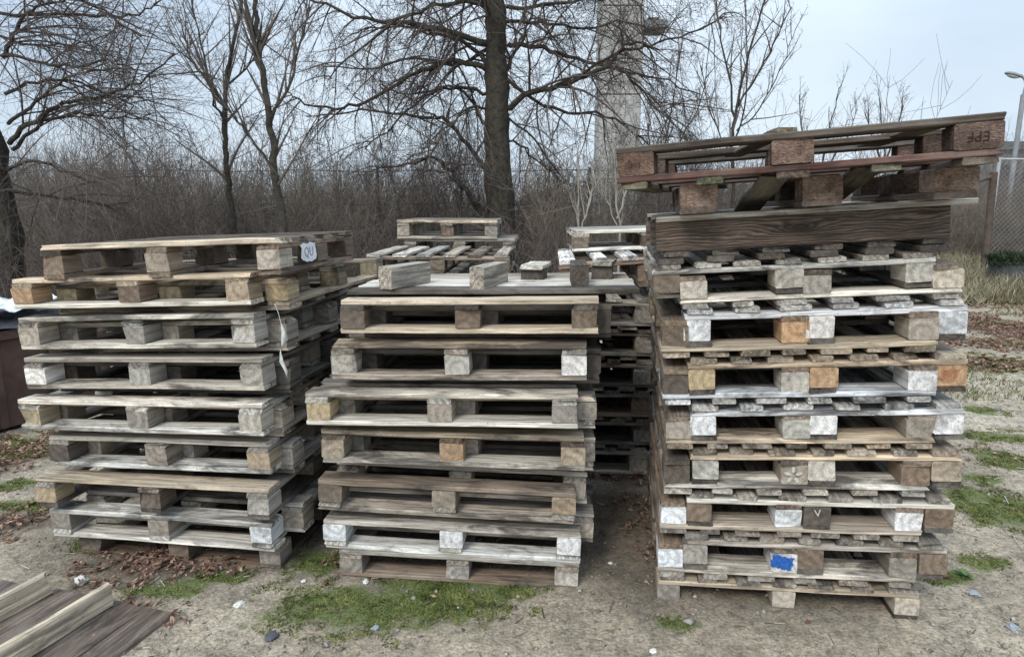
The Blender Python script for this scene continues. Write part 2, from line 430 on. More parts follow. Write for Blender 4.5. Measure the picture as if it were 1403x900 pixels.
def rock(name, loc, s, seed, mat, label, group=None, cat='stone'):
    bm = bmesh.new(); bmesh.ops.create_icosphere(bm, subdivisions=2, radius=1)
    for v in bm.verts:
        k = 1 + noise.noise(v.co * 1.4 + Vector((seed * 7, 0, 0))) * .7
        v.co = Vector((v.co.x * s[0], v.co.y * s[1], v.co.z * s[2])) * k
    me = bpy.data.meshes.new(name); bm.to_mesh(me); bm.free()
    o = link(name, me, mat); o.location = loc; o.rotation_euler = (0, 0, seed)
    return tag(o, label, cat, group)
WHITE_STONE = simple('white_stone', (.5, .5, .45), (.75, .75, .7), 40, .8, .2)
DARK_SLATE = simple('dark_slate', (.04, .045, .055), (.09, .1, .115), 30, .7, .3)
GREY_STONE = simple('grey_stone', (.2, .23, .26), (.38, .4, .42), 30, .8, .3)
for i, (px, py, r_, mt, lb) in enumerate([
        (329, 829, .016, WHITE_STONE, 'pale green-white stone on the sand in front of the left stack'),
        (501, 797, .014, WHITE_STONE, 'small white stone in the moss before the middle stack'),
        (416, 796, .011, WHITE_STONE, 'tiny white stone between the left and the middle stack'),
        (514, 860, .013, GREY_STONE, 'blue-grey stone at the lower edge of the big moss patch'),
        (373, 872, .024, DARK_SLATE, 'flat dark slate lying at the left tip of the big moss patch'),
        (836, 772, .009, WHITE_STONE, 'tiny white stone in the gap right of the middle stack'),
        (1240, 733+110, .014, WHITE_STONE, 'white stone right of the foremost right-hand pallet block'),
        (1388, 800+62, .022, GREY_STONE, 'large grey stone at the lower right corner'),
        (1335, 815, .02, GREY_STONE, 'grey stone in the rubble right of the right stack'),
        (895, 893, .012, WHITE_STONE, 'white stone at the bottom edge below the right stack')]):
    g = gnd(px, py); rock('stone', (g.x, g.y, gz(g.x, g.y) + r_ * .25), (r_ * 1.3, r_, r_ * .6), i + 1, mt, lb)
g = gnd(112, 800); rock('broken_stone', (g.x, g.y, .02), (.026, .02, .02), 3.3, WHITE_STONE, 'angular black and white lump lying behind the broken pallet on the ground')

# a low weed by the right stack
g = gnd(1322, 790); V = []; F = []
for i in range(22):
    a = i * 2.4; L = random.uniform(.03, .06); t = random.uniform(.3, 1.1); d = Vector((math.cos(a) * math.cos(t), math.sin(a) * math.cos(t), math.sin(t))); w_ = d.cross(Vector((0, 0, 1))).normalized() * L * .28; k = len(V)
    V += [tuple(Vector((0, 0, 0)) + d * L * .15), tuple(d * L * .6 + w_), tuple(d * L + Vector((0, 0, -.008))), tuple(d * L * .6 - w_)]; F += [(k, k + 1, k + 2), (k, k + 2, k + 3)]
wd = link('weed', mesh('weed', V, F), flat_mat('weed_green', (.1, .17, .07))); wd.location = (g.x, g.y, gz(g.x, g.y))
tag(wd, 'small green leafy weed on the sand right of the right stack', 'plant')

# straw and small sticks
V = []; F = []
def stick(V, F, a, b, r):
    d = (b - a); L = d.length; d = d / L; s = d.orthogonal().normalized(); t = d.cross(s); k = len(V)
    for c in (a, b):
        for j in range(3):
            q = j * 2.094; V.append(tuple(c + s * r * math.cos(q) + t * r * math.sin(q)))
    for j in range(3):
        F.append((k + j, k + (j + 1) % 3, k + 3 + (j + 1) % 3, k + 3 + j))
for i in range(1500):
    x, y = random.uniform(-4, 5), random.uniform(2, 7); L = random.uniform(.02, .09) * (2.2 if i % 12 == 0 else 1); a = random.random() * 6.3
    z = gz(x, y) + .005
    stick(V, F, Vector((x, y, z)), Vector((x + L * math.cos(a), y + L * math.sin(a), z + random.uniform(0, .012))), random.uniform(.0012, .003))
tag(link('twig_litter', mesh('twig_litter', V, F), leaf_mat('litter', [(0, (.09, .06, .045)), (.6, (.22, .18, .13)), (1, (.5, .45, .36))], 8)), 'dry straw and little twigs littering the yard', 'twigs', kind='stuff')

# ---------------------------------------------------------------- pallets
MESH = {}
def board_mesh(lx, ly, lz, kind, var, segs=6):
    key = (round(lx, 2), round(ly, 3), round(lz, 3), kind, var)
    if key in MESH: return MESH[key]
    r = random.Random(hash((round(lx * 100), round(ly * 1000), round(lz * 1000), var)) & 0xffff)
    ch = min(ly, lz) * (.16 if kind == 'board' else .06)
    hy, hz = ly / 2, lz / 2
    prof = [(-hy + ch, -hz), (hy - ch, -hz), (hy, -hz + ch), (hy, hz - ch), (hy - ch, hz), (-hy + ch, hz), (-hy, hz - ch), (-hy, -hz + ch)]
    n = segs if kind == 'board' else 1
    V = []; F = []
    bow = r.uniform(-.003, .003) if kind == 'board' else 0
    chip_e = r.random() < .6
    for i in range(n + 1):
        t = i / n; x = (t - .5) * lx
        jy, jz = (r.gauss(0, .0012), r.gauss(0, .0008)) if kind == 'board' else (0, 0)
        wane = r.uniform(0, .004) if kind == 'board' else 0
        for j, (y, z) in enumerate(prof):
            xx = x
            if i in (0, n): xx += r.gauss(0, .0015) + (r.uniform(-.028, .002) * (1 if i else -1) if chip_e and j in (3, 4) else 0)
            sgn = -1 if y > 0 else 1
            V.append((xx, y + jy + sgn * (wane if j in (3, 4) else 0) + r.gauss(0, .0006), z + jz + bow * (1 - (2 * t - 1) ** 2) + r.gauss(0, .0004)))
    for i in range(n):
        for j in range(8):
            a = i * 8 + j; b = i * 8 + (j + 1) % 8
            F.append((a, b, b + 8, a + 8))
    F.append(tuple(range(7, -1, -1))); F.append(tuple(range(n * 8, n * 8 + 8)))
    me = mesh('board', V, F)
    MESH[key] = me
    return me

def jit(c, a=.12):
    k = random.uniform(1 - a, 1 + a); w = random.uniform(-.05, .05)
    return (c[0] * k * (1 + w), c[1] * k, c[2] * k * (1 - w))
GREY = (.36, .315, .26); TAN = (.46, .365, .255); PALE = (.52, .475, .40); WHITE = (.78, .77, .75); DARK = (.085, .07, .058)
BROWN = (.21, .155, .11); ORANGE = (.5, .31, .17); RED = (.125, .08, .058); BLEACH = (.6, .56, .49); YEL = (.46, .37, .23)

def piece(parent, name, dims, loc, axis, colr, mat, tilt=0, kind='board'):
    "dims = (length, width, thickness); axis 'u' or 'v' is the way the length runs"
    me = board_mesh(dims[0], dims[1], dims[2], kind, random.randrange(5))
    key = (me.name, mat.name)
    if not me.materials: me.materials.append(mat)
    M = Matrix.Translation(loc)
    if axis == 'v': M = M @ Matrix.Rotation(R(90), 4, 'Z')
    if random.random() < .5: M = M @ Matrix.Rotation(R(180), 4, 'Z')
    M = M @ Matrix.Rotation(random.gauss(0, .0015) + tilt, 4, 'Z')
    if kind == 'block' and random.random() < .5: M = M @ Matrix.Rotation(R(180), 4, 'X')
    o = link(name, me, None, parent, M, colr)
    if me.materials[0] != mat:
        o.material_slots[0].link = 'OBJECT'; o.material_slots[0].material = mat
    return o

def frame(p, yaw, slope, sz, Wd, flip=False, Ht=.144, L=1.0):
    "matrix of a pallet whose front left bottom corner is p; its empty sits at the middle of the base"
    ux = Vector((math.cos(yaw) * math.cos(slope), math.sin(yaw) * math.cos(slope), math.sin(slope)))
    vy = Vector((-math.sin(yaw), math.cos(yaw), 0))
    wz = ux.cross(vy)
    M = Matrix((ux, vy, wz)).transposed().to_4x4()
    M.translation = Vector(p) + ux * Wd / 2 + vy * L / 2
    return M

def pallet(label, p,  yaw, slope, W=1.15, L=1.0, kind='U', flip=False, sz=1.0, tint=GREY, deck=5, blocks=None, bt=None, chip=False,
           runner_axis=None, group='wooden pallets stacked in the yard', skip_deck=(), deck_tints=None, bw=None, runner_tint=None, stringer_tint=None, front_deck=None, cat='pallet', bl=None, stringers=True):
    """kind U: deck boards run along the front (u); kind V: deck boards run back into depth (v).
    blocks: colours of the three front blocks"""
    t = .022 * sz; bh = .078 * sz; H = 3 * t + bh
    M = frame(p, yaw, slope, sz, W, flip, H, L)
    e = empty('pallet', M, label, cat, group)
    def Z(z0, h):                          # z centre of a layer, turned over when the pallet lies upside down
        zc = z0 + h / 2
        return H - zc if flip else zc
    def pos(u, v, z): return Vector((u - W / 2, v - L / 2, z))
    A, B = ('u', 'v') if kind == 'U' else ('v', 'u')
    da, db = (W, L) if kind == 'U' else (L, W)          # along deck boards, across them
    def P(a, b, z): return pos(a, b, z) if kind == 'U' else pos(b, a, z)
    bw = bw or .105; bdp = .11 if kind == 'U' else .14
    wa, wb = (bw, bdp) if kind == 'U' else (bdp, bw)    # block size along / across deck direction
    wide, nar = (.115, .095)
    # runners (bottom), blocks, stringers, deck
    rax = runner_axis or A
    rt = runner_tint or tint
    for i in range(3):
        if rax == A:
            b = [wb / 2, db / 2, db - wb / 2][i]
            piece(e, 'runner', (da, wb * .98, t), P(da / 2, b, Z(0, t)), A, jit(tuple(q * ((1.28 if not i else .45) if kind == 'U' else 1) for q in rt)), WOOD)  # kind U: front runner lightened, inner ones darkened as painted shade
        else:
            a = [wa / 2, da / 2, da - wa / 2][i]
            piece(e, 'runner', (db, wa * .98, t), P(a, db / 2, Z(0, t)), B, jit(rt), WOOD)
    for i in range(3):
        for j in range(3):
            a = [wa / 2, da / 2, da - wa / 2][i]; b = [wb / 2, db / 2, db - wb / 2][j]
            ui, vi = (i, j) if kind == 'U' else (j, i)
            c = jit(bt or tint, .25)
            if vi: c = tuple(q * .55 for q in c)  # interior shade painted into the blocks behind the front row
            if blocks and vi == 0 and blocks[ui]:
                q = blocks[ui]; k_ = .32 if kind == 'U' and q != WHITE else .12
                c = jit(tuple(x_ * (1 - k_) + y_ * k_ for x_, y_ in zip(q, (.2, .16, .125))), .08)
            du = random.gauss(0, .003)
            dims = (wb, wa, bh) if kind == 'U' else (wa, wb, bh)   # grain runs front to back
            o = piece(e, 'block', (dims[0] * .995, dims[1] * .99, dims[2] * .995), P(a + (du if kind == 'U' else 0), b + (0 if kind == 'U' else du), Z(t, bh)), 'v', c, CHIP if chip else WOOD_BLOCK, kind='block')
            if bl and vi == 0 and bl[ui]: o['label'] = bl[ui]
    for i in range(3 if stringers else 0):
        a = [wa / 2, da / 2, da - wa / 2][i]
        piece(e, 'stringer', (db, wa * .97, t * .98), P(a, db / 2, Z(t + bh, t)), B, jit(tuple(min(.8, q * ((1.3 if not i else .5) if kind == 'V' else .8)) for q in (stringer_tint or tint))), WOOD)  # kind V: front stringer lightened, those behind tinted dark for interior shade
    for k in range(deck):
        if k in skip_deck: continue
        w = (wide if k % 2 == 0 else nar) * random.uniform(.82, 1.04 if 0 < k < deck - 1 else 1.)
        lo, hi = wide / 2, db - wide / 2
        b = lo + (hi - lo) * k / (deck - 1) + (random.gauss(0, .004) if 0 < k < deck - 1 else 0)
        c = (deck_tints[k] if deck_tints else None) or (front_deck if (front_deck and k == 0) else tint)
        if not deck_tints and kind == 'V': c = tuple(.45 * q + .55 * w_ for q, w_ in zip(c, random.choice(((.1, .08, .06), (.17, .14, .11), (.28, .25, .21)))))
        elif not deck_tints: c = tuple((.5 if k else 1.28) * q for q in c)  # front board lightened, shade of the interior painted into the rest
        c = tuple(min(.82, q) for q in c)
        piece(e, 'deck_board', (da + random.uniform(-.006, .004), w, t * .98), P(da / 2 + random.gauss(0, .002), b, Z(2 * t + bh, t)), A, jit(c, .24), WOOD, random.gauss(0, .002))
    return e

def on_plane(P, yaw, X):
    "point of a stack's front plane with this X"
    t = (X - P[0]) / math.cos(yaw); return (X, P[1] + t * math.sin(yaw))

def layer(P, yaw, XL, W, lo, hi, fwd=0, back=0):
    """front left corner, slope and vertical scale for a layer between boundaries lo=(zL,zR) and hi"""
    sl = ((lo[1] - lo[0]) + (hi[1] - hi[0])) / 2 / W
    h = ((hi[0] - lo[0]) + (hi[1] - lo[1])) / 2
    x, y = on_plane(P, yaw, XL)
    x += (back - fwd) * -math.sin(yaw); y += (back - fwd) * math.cos(yaw)
    z = (lo[0] + lo[1]) / 2 - sl * W / 2
    return [x, y, z], math.atan(sl), h

def shift(p, yaw, du, dv, slope=0):
    return [p[0] + du * math.cos(yaw) - dv * math.sin(yaw), p[1] + du * math.sin(yaw) + dv * math.cos(yaw), p[2] + du * math.tan(slope)]

# ---- left stack: deck boards run along the front
LP, LY = (-1.082, 2.74), R(-9)
LZ = [(-.015, -.008), (.112, .126), (.296, .312), (.432, .458), (.622, .65), (.803, .84), (.985, 1.035), (1.174, 1.224), (1.353, 1.393), (1.5, 1.545)]
GL = 'pallets of the left stack'
def pair(P, yaw, lo, hi, XL, W, L, front, off, labB, labA, kw_f={}, kw_b={}, kind='U', group=None, fwd=0, Lb=None, dyaw=0):
    "two pallets nested into each other: A lies upside down below, B stands upright in it; front = which one is flush with the stack's face"
    p, sl, h = layer(P, yaw, XL, W, lo, hi, fwd)
    s = h / .188; up = [p[0], p[1], p[2] + .044 * s]
    q = shift(p, yaw, off[0], off[1], sl)
    qb = [q[0], q[1], q[2] + .044 * s]
    yw = yaw + R(dyaw)
    if front == 'B':
        pallet(labB, up, yw, sl, W, L, kind, False, s, group=group, **kw_f)
        pallet(labA, q, yaw, sl, W, Lb or L, kind, True, s, group=group, **kw_b)
    else:
        pallet(labA, p, yw, sl, W, L, kind, True, s, group=group, **kw_f)
        pallet(labB, qb, yaw, sl, W, Lb or L, kind, False, s, group=group, **kw_b)

x, sl, h = layer(LP, LY, -2.12, 1.05, LZ[0], LZ[1], back=.06)
pallet('lowest pallet of the left stack, dark and half sunk in the leaves', x, LY, sl, 1.05, 1.0, 'U', True, h / .144, tint=BROWN, blocks=(DARK, BROWN, GREY), group=GL)
pair(LP, LY, LZ[1], LZ[2], -2.206, 1.137, 1.0, 'A', (.09, .12), 'grey set-back pallet just above the lowest bleached one in the left stack', 'bleached pallet with a bluish white right block, second from the bottom of the left stack',
     dict(tint=BLEACH, blocks=(GREY, GREY, WHITE), bl=(None, None, 'bluish white painted block')), dict(tint=GREY), group=GL)
x, sl, h = layer(LP, LY, -2.21, 1.165, LZ[2], LZ[3], fwd=.05)
pallet('tan planked pallet with yellow left and black middle block, low in the left stack', x, LY, sl, 1.165, 1.0, 'U', False, h / .144, tint=GREY, front_deck=TAN, blocks=(YEL, DARK, PALE), runner_axis='v', runner_tint=DARK, group=GL)
pair(LP, LY, LZ[3], LZ[4], -2.156, 1.1, 1.0, 'B', (.05, .12), 'grey pallet with a black left block, fourth row up in the left stack', 'recessed grey upturned pallet under the black-blocked one in the left stack',
     dict(tint=GREY, blocks=(DARK, GREY, TAN), runner_tint=BLEACH), dict(tint=GREY), group=GL)
pair(LP, LY, LZ[4], LZ[5], -2.25, 1.2, 1.0, 'B', (.03, .12), 'whitened pallet with a yellow left block and smudged top board, left stack', 'recessed upturned pallet beneath the whitened stamped one in the left stack',
     dict(tint=BLEACH, blocks=(YEL, GREY, PALE)), dict(tint=GREY), group=GL, fwd=.04)
pair(LP, LY, LZ[5], LZ[6], -2.235, 1.18, 1.0, 'B', (.06, .12), 'grey pallet with whitish pink blocks, fourth row from the top of the left stack', 'recessed upturned pallet under the one with whitish pink blocks in the left stack',
     dict(tint=GREY, blocks=(WHITE, PALE, PALE), runner_tint=PALE), dict(tint=DARK), group=GL)
pair(LP, LY, LZ[6], LZ[7], -2.232, 1.155, 1.0, 'B', (.08, .12), 'grey pallet with three beige blocks, third row from the top of the left stack', 'recessed upturned pallet below the one with three beige blocks in the left stack',
     dict(tint=PALE, blocks=(PALE, PALE, PALE)), dict(tint=GREY), group=GL)
pair(LP, LY, LZ[7], LZ[8], -2.237, 1.15, 1.0, 'B', (.11, .12), 'tan pallet with an orange left block, second row from the top of the left stack', 'long set-back pallet poking out right under the topmost row of the left stack',
     dict(tint=TAN, blocks=(ORANGE, BROWN, TAN), runner_tint=PALE), dict(tint=TAN, bt=YEL), group=GL, Lb=1.2)
x, sl, h = layer(LP, LY, -2.07, 1.13, LZ[8], LZ[9])
R1 = pallet('topmost pallet of the left stack with a white paper tag on its side', x, LY, sl, 1.13, .78, 'U', False, h / .144, tint=BROWN, front_deck=TAN, blocks=(BROWN, GREY, PALE), group=GL, runner_axis='v', deck=5)

# ---- middle stack
CP, CY = (.297, 2.662), R(-5)
CZ = [(.0, -.008), (.134, .114), (.322, .302), (.512, .495), (.7, .715), (.886, .906), (1.094, 1.112), (1.28, 1.3)]
GC = 'pallets of the middle stack'
x, sl, h = layer(CP, CY, -.79, 1.09, CZ[0], CZ[1])
pallet('lowest pallet of the middle stack, grey with a mossy bottom board', x, CY, sl, 1.09, 1.0, 'U', False, h / .144, tint=GREY, group=GC, runner_tint=BROWN)
pair(CP, CY, CZ[1], CZ[2], -.857, 1.16, 1.0, 'A', (.06, .12), 'recessed grey pallet above the one with three white blocks in the middle stack', 'pale pallet with three white painted blocks, second from the bottom of the middle stack',
     dict(tint=BLEACH, runner_tint=GREY, blocks=(WHITE, WHITE, WHITE)), dict(tint=GREY), group=GC)
pair(CP, CY, CZ[2], CZ[3], -.875, 1.155, 1.0, 'A', (.05, .12), 'recessed grey pallet over the brown-blocked one, low in the middle stack', 'brown blocked pallet with grey bottom board, third row up in the middle stack',
     dict(tint=GREY, runner_tint=BROWN, blocks=(BROWN, TAN, TAN)), dict(tint=GREY), group=GC)
pair(CP, CY, CZ[3], CZ[4], -.841, 1.155, 1.0, 'B', (.05, .12), 'pallet with reddish splintered blocks, fourth row up in the middle stack', 'recessed dark upturned pallet below the reddish splintered one in the middle stack',
     dict(tint=BROWN, blocks=(TAN, ORANGE, TAN), runner_tint=PALE, deck_tints=(TAN, GREY, GREY, GREY, GREY)), dict(tint=GREY), group=GC)
pair(CP, CY, CZ[4], CZ[5], -.883, 1.165, 1.0, 'B', (.08, .12), 'pale pallet shoved forward with wide bleached top boards, middle stack', 'recessed upturned pallet under the bleached forward one in the middle stack',
     dict(tint=PALE, blocks=(YEL, GREY, GREY), deck=7), dict(tint=GREY), group=GC, fwd=.05)
pair(CP, CY, CZ[5], CZ[6], -.778, 1.095, 1.0, 'B', (.06, .12), 'pallet with pale speckled blocks, second row from the top of the middle stack', 'recessed grey upturned pallet below the pale speckled blocks of the middle stack',
     dict(tint=GREY, front_deck=TAN, blocks=(PALE, PALE, WHITE)), dict(tint=DARK), group=GC)
pair(CP, CY, CZ[6], CZ[7], -.73, 1.09, 1.0, 'B', (.06, .12), 'brown pallet with a bright planed top edge, topmost full row of the middle stack', 'dark upturned pallet recessed under the bright edged one of the middle stack',
     dict(tint=BROWN, front_deck=TAN, bt=BROWN, runner_tint=TAN, stringer_tint=DARK), dict(tint=DARK), group=GC)
# broken upturned pallet on top: deck boards below, beams standing on it
p0 = shift([*on_plane(CP, CY, -.73), 1.285], CY, .0, .12)
M0 = frame(p0, CY, R(.9), 1, 1.26, L=.7)
e = empty('pallet', M0, 'broken upturned pallet with loose beams on its grey deck, on top of the middle stack', 'pallet', GC)
for k in range(5):
    piece(e, 'deck_board', (1.26 + random.uniform(-.02, .02), .118, .022), Vector((0, -.35 + .06 + k * .145, .013)), 'u', jit((.1, .085, .068) if k == 0 else BLEACH if k in (1, 2) else GREY), WOOD)
for (px0, py0, px1, py1, hh, ww, c) in [(530, 398, 578, 389, .1, .07, GREY), (654, 399, 686, 389, .1, .066, GREY), (795, 397, 792, 388, .105, .075, DARK)]:
    zt = p0[2] + .026; a = gnd(px0, py0, zt); b_ = gnd(px1, py1, zt)
    Lb = max(.3, (b_ - a).length); ang = math.atan2(b_.y - a.y, b_.x - a.x)
    Mw = Matrix.Translation(((a + b_) / 2) + Vector((0, .02, hh / 2 + .003))) @ Matrix.Rotation(ang, 4, 'Z')
    o = link('beam', board_mesh(Lb, ww, hh, 'block', 1), None, e, M0.inverted() @ Mw, jit(c, .05))
    if not o.data.materials: o.data.materials.append(WOOD)
for (px0, py0, hh, ww, c) in [(732, 386, .06, .11, DARK), (826, 386, .075, .1, DARK)]:
    zt = p0[2] + .026; a = gnd(px0, py0, zt)
    a.y = min(a.y, p0[1] + .62)
    Mw = Matrix.Translation(a + Vector((0, .03, hh / 2 + .003))) @ Matrix.Rotation(R(80), 4, 'Z')
    o = link('block', board_mesh(.14, ww, hh, 'block', 2), None, e, M0.inverted() @ Mw, jit(c, .05))
    if not o.data.materials: o.data.materials.append(WOOD)
    Mw = Matrix.Translation(a + Vector((0.01, .05, hh + .016))) @ Matrix.Rotation(R(76), 4, 'Z')
    o = link('lath', board_mesh(.22, ww, .022, 'board', 2), None, e, M0.inverted() @ Mw, PALE)
    if not o.data.materials: o.data.materials.append(WOOD)

# ---- right stack: deck boards run back into depth
RP, RY = (1.654, 2.43), R(-9)
RZ = [(-.03, 0), (.1, .138), (.303, .351), (.488, .54), (.68, .745), (.871, .93), (1.065, 1.131), (1.272, 1.334), (1.438, 1.511)]
GR = 'pallets of the right stack'
x, sl, h = layer(RP, RY, .637, 1.03, RZ[0], RZ[1])
pallet('lowest pallet of the right stack standing on its runners on the sand', x, RY, sl, 1.04, 1.05, 'V', False, h / .144, tint=GREY, blocks=(GREY, PALE, PALE), group=GR, runner_tint=DARK, deck=7, stringer_tint=TAN, bw=.095)
rows = [  # XL of A, XL of B, labels, front blocks A, front blocks B, tints
    (.632, .733, 'lowest upturned pallet of the right stack, its middle block daubed blue', 'pallet with a ring-grained left block nested over the blue-daubed one, right stack', (WHITE, WHITE, GREY), (GREY, BROWN, BROWN), PALE, GREY),
    (.632, .742, 'upturned pallet with three clean white painted blocks, second pair from the bottom right', 'dark blocked pallet nested among the three clean white blocks, right stack', (WHITE, WHITE, WHITE), (BROWN, DARK, BROWN), GREY, PALE),
    (.643, .747, 'upturned dark pallet with a petal mark on its middle block, right stack', 'pallet with plain beige blocks beside the petal mark, right stack', (DARK, GREY, BROWN), (PALE, PALE, TAN), BLEACH, TAN),
    (.641, .738, 'upturned pallet with rough grey blocks below the chalk-white one, right stack', 'chalk-white pallet with rounded white blocks, mid height in the right stack', (GREY, PALE, GREY), (WHITE, WHITE, WHITE), TAN, WHITE),
    (.622, .72, 'upturned whitewashed pallet under the orange-blocked one, right stack', 'pallet with fresh orange middle and right blocks and a red stamp, right stack', (DARK, PALE, WHITE), (YEL, ORANGE, ORANGE), WHITE, TAN),
    (.606, .698, 'upturned pallet with a split reddish brown middle block, right stack', 'pallet with white blocks sitting over the fresh brown board, right stack', (BROWN, ORANGE, GREY), (WHITE, WHITE, WHITE), TAN, WHITE),
    (.67, .568, 'upturned pallet with a splintered right corner below the wide dark plank, right stack', 'pallet with fuzzy grey stringer board just below the wide dark plank, right stack', (PALE, GREY, PALE), (BROWN, PALE, PALE), BLEACH, BLEACH)]
for i, (xa, xb, la, lb_, ba, bb, ta, tb) in enumerate(rows):
    lo, hi = RZ[i + 1], RZ[i + 2]; W = 1.025
    p, sl, h = layer(RP, RY, xa, W, lo, hi)
    s = h / .188; dk_ = 6 + (i % 2)
    st = {4: WHITE, 3: TAN, 5: TAN}.get(i, ta)
    ea = pallet(la, p, RY, sl, W, 1.05, 'V', True, s, tint=ta, blocks=ba, group=GR, deck=dk_, bt=(GREY if ta == WHITE else None), stringer_tint=st, runner_tint=BROWN,
                bl=(None, 'block daubed with bright blue paint', None) if i == 0 else ((None, 'dark block with a white petal mark', None) if i == 2 else None))
    q, sl2, h2 = layer(RP, RY, xb, W, lo, hi); q[2] += .044 * s
    eb = pallet(lb_, q, RY, sl, W, 1.05, 'V', False, s, tint=tb, blocks=bb, group=GR, deck=7 - (i % 2), bt=(GREY if tb == WHITE else None), runner_tint=DARK,
                bl=(None, None, 'orange block with a red stamp') if i == 4 else None)
    if i == 0: BLUE_P, blue_s = ea, s
    if i == 2: PET_P, pet_s = ea, s
    if i == 4: RED_P, red_s = eb, s
    if i == 1: VEE_P, vee_s = eb, s

# wide planks on edge over deck boards
x, sl, h = layer(RP, RY, .572, 1.05, (1.442, 1.514), (1.606, 1.67))
M = frame(x, RY, sl, 1, 1.06, L=1.0)
e = empty('pallet', M, 'heavy pallet with a wide dark knotted plank on edge across its front, right stack', 'pallet', GR)
for k in range(6):
    piece(e, 'deck_board', (1.0, .1, .024), Vector((-.53 + .055 + k * .19, 0, .012)), 'v', jit(DARK), WOOD)
for k in range(6):
    piece(e, 'deck_board', (1.0, .1, .022), Vector((-.53 + .08 + k * .188, .012, .0355)), 'v', jit((.13, .11, .095)), WOOD)
for v in (-.48, 0, .47):
    o = piece(e, 'plank', (1.055, .035, .118), Vector((0, v, .106)), 'u', (.15, .115, .09), WOOD)
    if v < 0: o.material_slots[0].link = 'OBJECT'; o.material_slots[0].material = PLANKW; o['label'] = 'wide dark plank with a swirling knot'
piece(e, 'lath', (1.14, .08, .02), Vector((.045, -.462, .176)), 'u', PALE, WOOD)
piece(e, 'lath', (1.04, .08, .02), Vector((0, .45, .176)), 'u', GREY, WOOD)
piece(e, 'lath', (1.04, .08, .02), Vector((0, .0, .176)), 'u', GREY, WOOD)

# two red-brown pallets at the very top
x = [.62, 2.47, 1.642]
TL = pallet('upright red-brown pallet with coarse chipboard blocks resting on the wide dark plank', x, R(-12), R(3.5), .98, 1.0, 'V', False, 1.06, stringers=False, tint=RED, deck=5, skip_deck=(0, 1, 2, 3, 4), bt=(.19, .135, .105), chip=True, bw=.135, group=GR, runner_tint=RED)
x = [.392, 2.49, 1.732]
TU = pallet('topmost tilted red-brown pallet lying upside down with chipboard blocks and a stencil', x, R(-19), R(3.6), 1.2, .95, 'V', True, 1.05, tint=RED, deck=5, bt=(.16, .105, .08), chip=True, runner_axis='u', bw=.135, group=GR,
            deck_tints=((.11, .095, .05), (.1, .1, .055), (.09, .065, .05), (.11, .1, .055), (.12, .09, .065)), stringer_tint=(.12, .052, .04), runner_tint=(.075, .055, .04))

TUi = TU.matrix_basis.inverted()
for (p_, q_, w_, c) in [((1196, 226, 2.26), (1122, 284, 2.95), .1, (.1, .085, .05)), ((1062, 240, 2.36), (1022, 288, 2.75), .1, (.085, .07, .045)), ((1078, 178, 2.36), (1004, 213, 2.85), .07, (.13, .1, .065)),
                       ((1285, 168, 2.28), (1190, 198, 2.9), .09, (.13, .1, .07))]:
    a, b_ = at(*p_), at(*q_); d = (b_ - a).normalized(); y_ = Vector((0, 0, 1)).cross(d).normalized(); z_ = d.cross(y_)
    Mw = Matrix((d, y_, z_)).transposed().to_4x4(); Mw.translation = (a + b_) / 2
    o = link('loose_board', board_mesh((b_ - a).length, w_, .02, 'board', 1), None, TU, TUi @ Mw, c)
    if not o.data.materials: o.data.materials.append(WOOD)
    o['label'] = 'loose slanting board'
# ---------------------------------------------------------------- stamps, paint and paper on the pallets
def text_mesh(s, size):
    cu = bpy.data.curves.new('t', 'FONT'); cu.body = s; cu.size = size; cu.align_x = 'CENTER'; cu.align_y = 'CENTER'; cu.extrude = .0004
    cu.resolution_u = 2
    o = bpy.data.objects.new('t', cu); col.objects.link(o)
    me = bpy.data.meshes.new_from_object(o.evaluated_get(bpy.context.evaluated_depsgraph_get()))
    bpy.data.objects.remove(o); bpy.data.curves.remove(cu)
    return me
def front(parent, u, z, W, L, rot=0, off=.0035):
    "matrix of a mark on the front face of a pallet, in the pallet's own coordinates"
    return Matrix.Translation((u - W / 2, -L / 2 - off, z)) @ Matrix.Rotation(R(90), 4, 'X') @ Matrix.Rotation(rot, 4, 'Z')
INK = flat_mat('burnt_ink', (.035, .02, .015)); BLUE = simple('blue_paint', (.015, .055, .2), (.03, .15, .5), 70, .7, 0)
CHALK = simple('faded_chalk', (.3, .29, .27), (.66, .65, .61), 90, .9, 0); REDINK = flat_mat('red_ink', (.42, .13, .06)); PAPER = simple('paper', (.5, .51, .52), (.75, .76, .77), 26, .8, 0)
def blob(name, pts, mat, parent, M):
    me = mesh(name, [(x, y, z) for (x, y) in pts for z in (0,)], [tuple(range(len(pts)))])
    bm = bmesh.new(); bm.from_mesh(me); r = bmesh.ops.extrude_face_region(bm, geom=bm.faces[:])
    for v in r['geom']:
        if isinstance(v, bmesh.types.BMVert): v.co.z += .0008
    bmesh.ops.recalc_face_normals(bm, faces=bm.faces); bm.to_mesh(me); bm.free()
    return link(name, me, mat, parent, M)
link('stencil', text_mesh('EPF', .042), INK, TU, front(TU, 1.2 - .068, (.022 * 3 + .078) * 1.05 - (.022 + .04) * 1.05, 1.2, .95, R(180)))
link('stencil', text_mesh('EPF', .028), INK, TU, front(TU, .065, (.022 * 3 + .078) * 1.05 - (.022 + .04) * 1.05, 1.2, .95, R(180)))
def rough(w, h, n=44, j=.16):
    return [((w / 2) * (1 + random.uniform(-j, j)) * (1 if abs(math.cos(a)) > abs(math.sin(a)) else abs(math.cos(a)) / max(.001, abs(math.sin(a)))) * (1 if math.cos(a) > 0 else -1),
             (h / 2) * (1 + random.uniform(-j, j)) * (1 if abs(math.sin(a)) > abs(math.cos(a)) else abs(math.sin(a)) / abs(math.cos(a))) * (1 if math.sin(a) > 0 else -1))
            for a in [6.283 * (k + .5) / n for k in range(n)]]
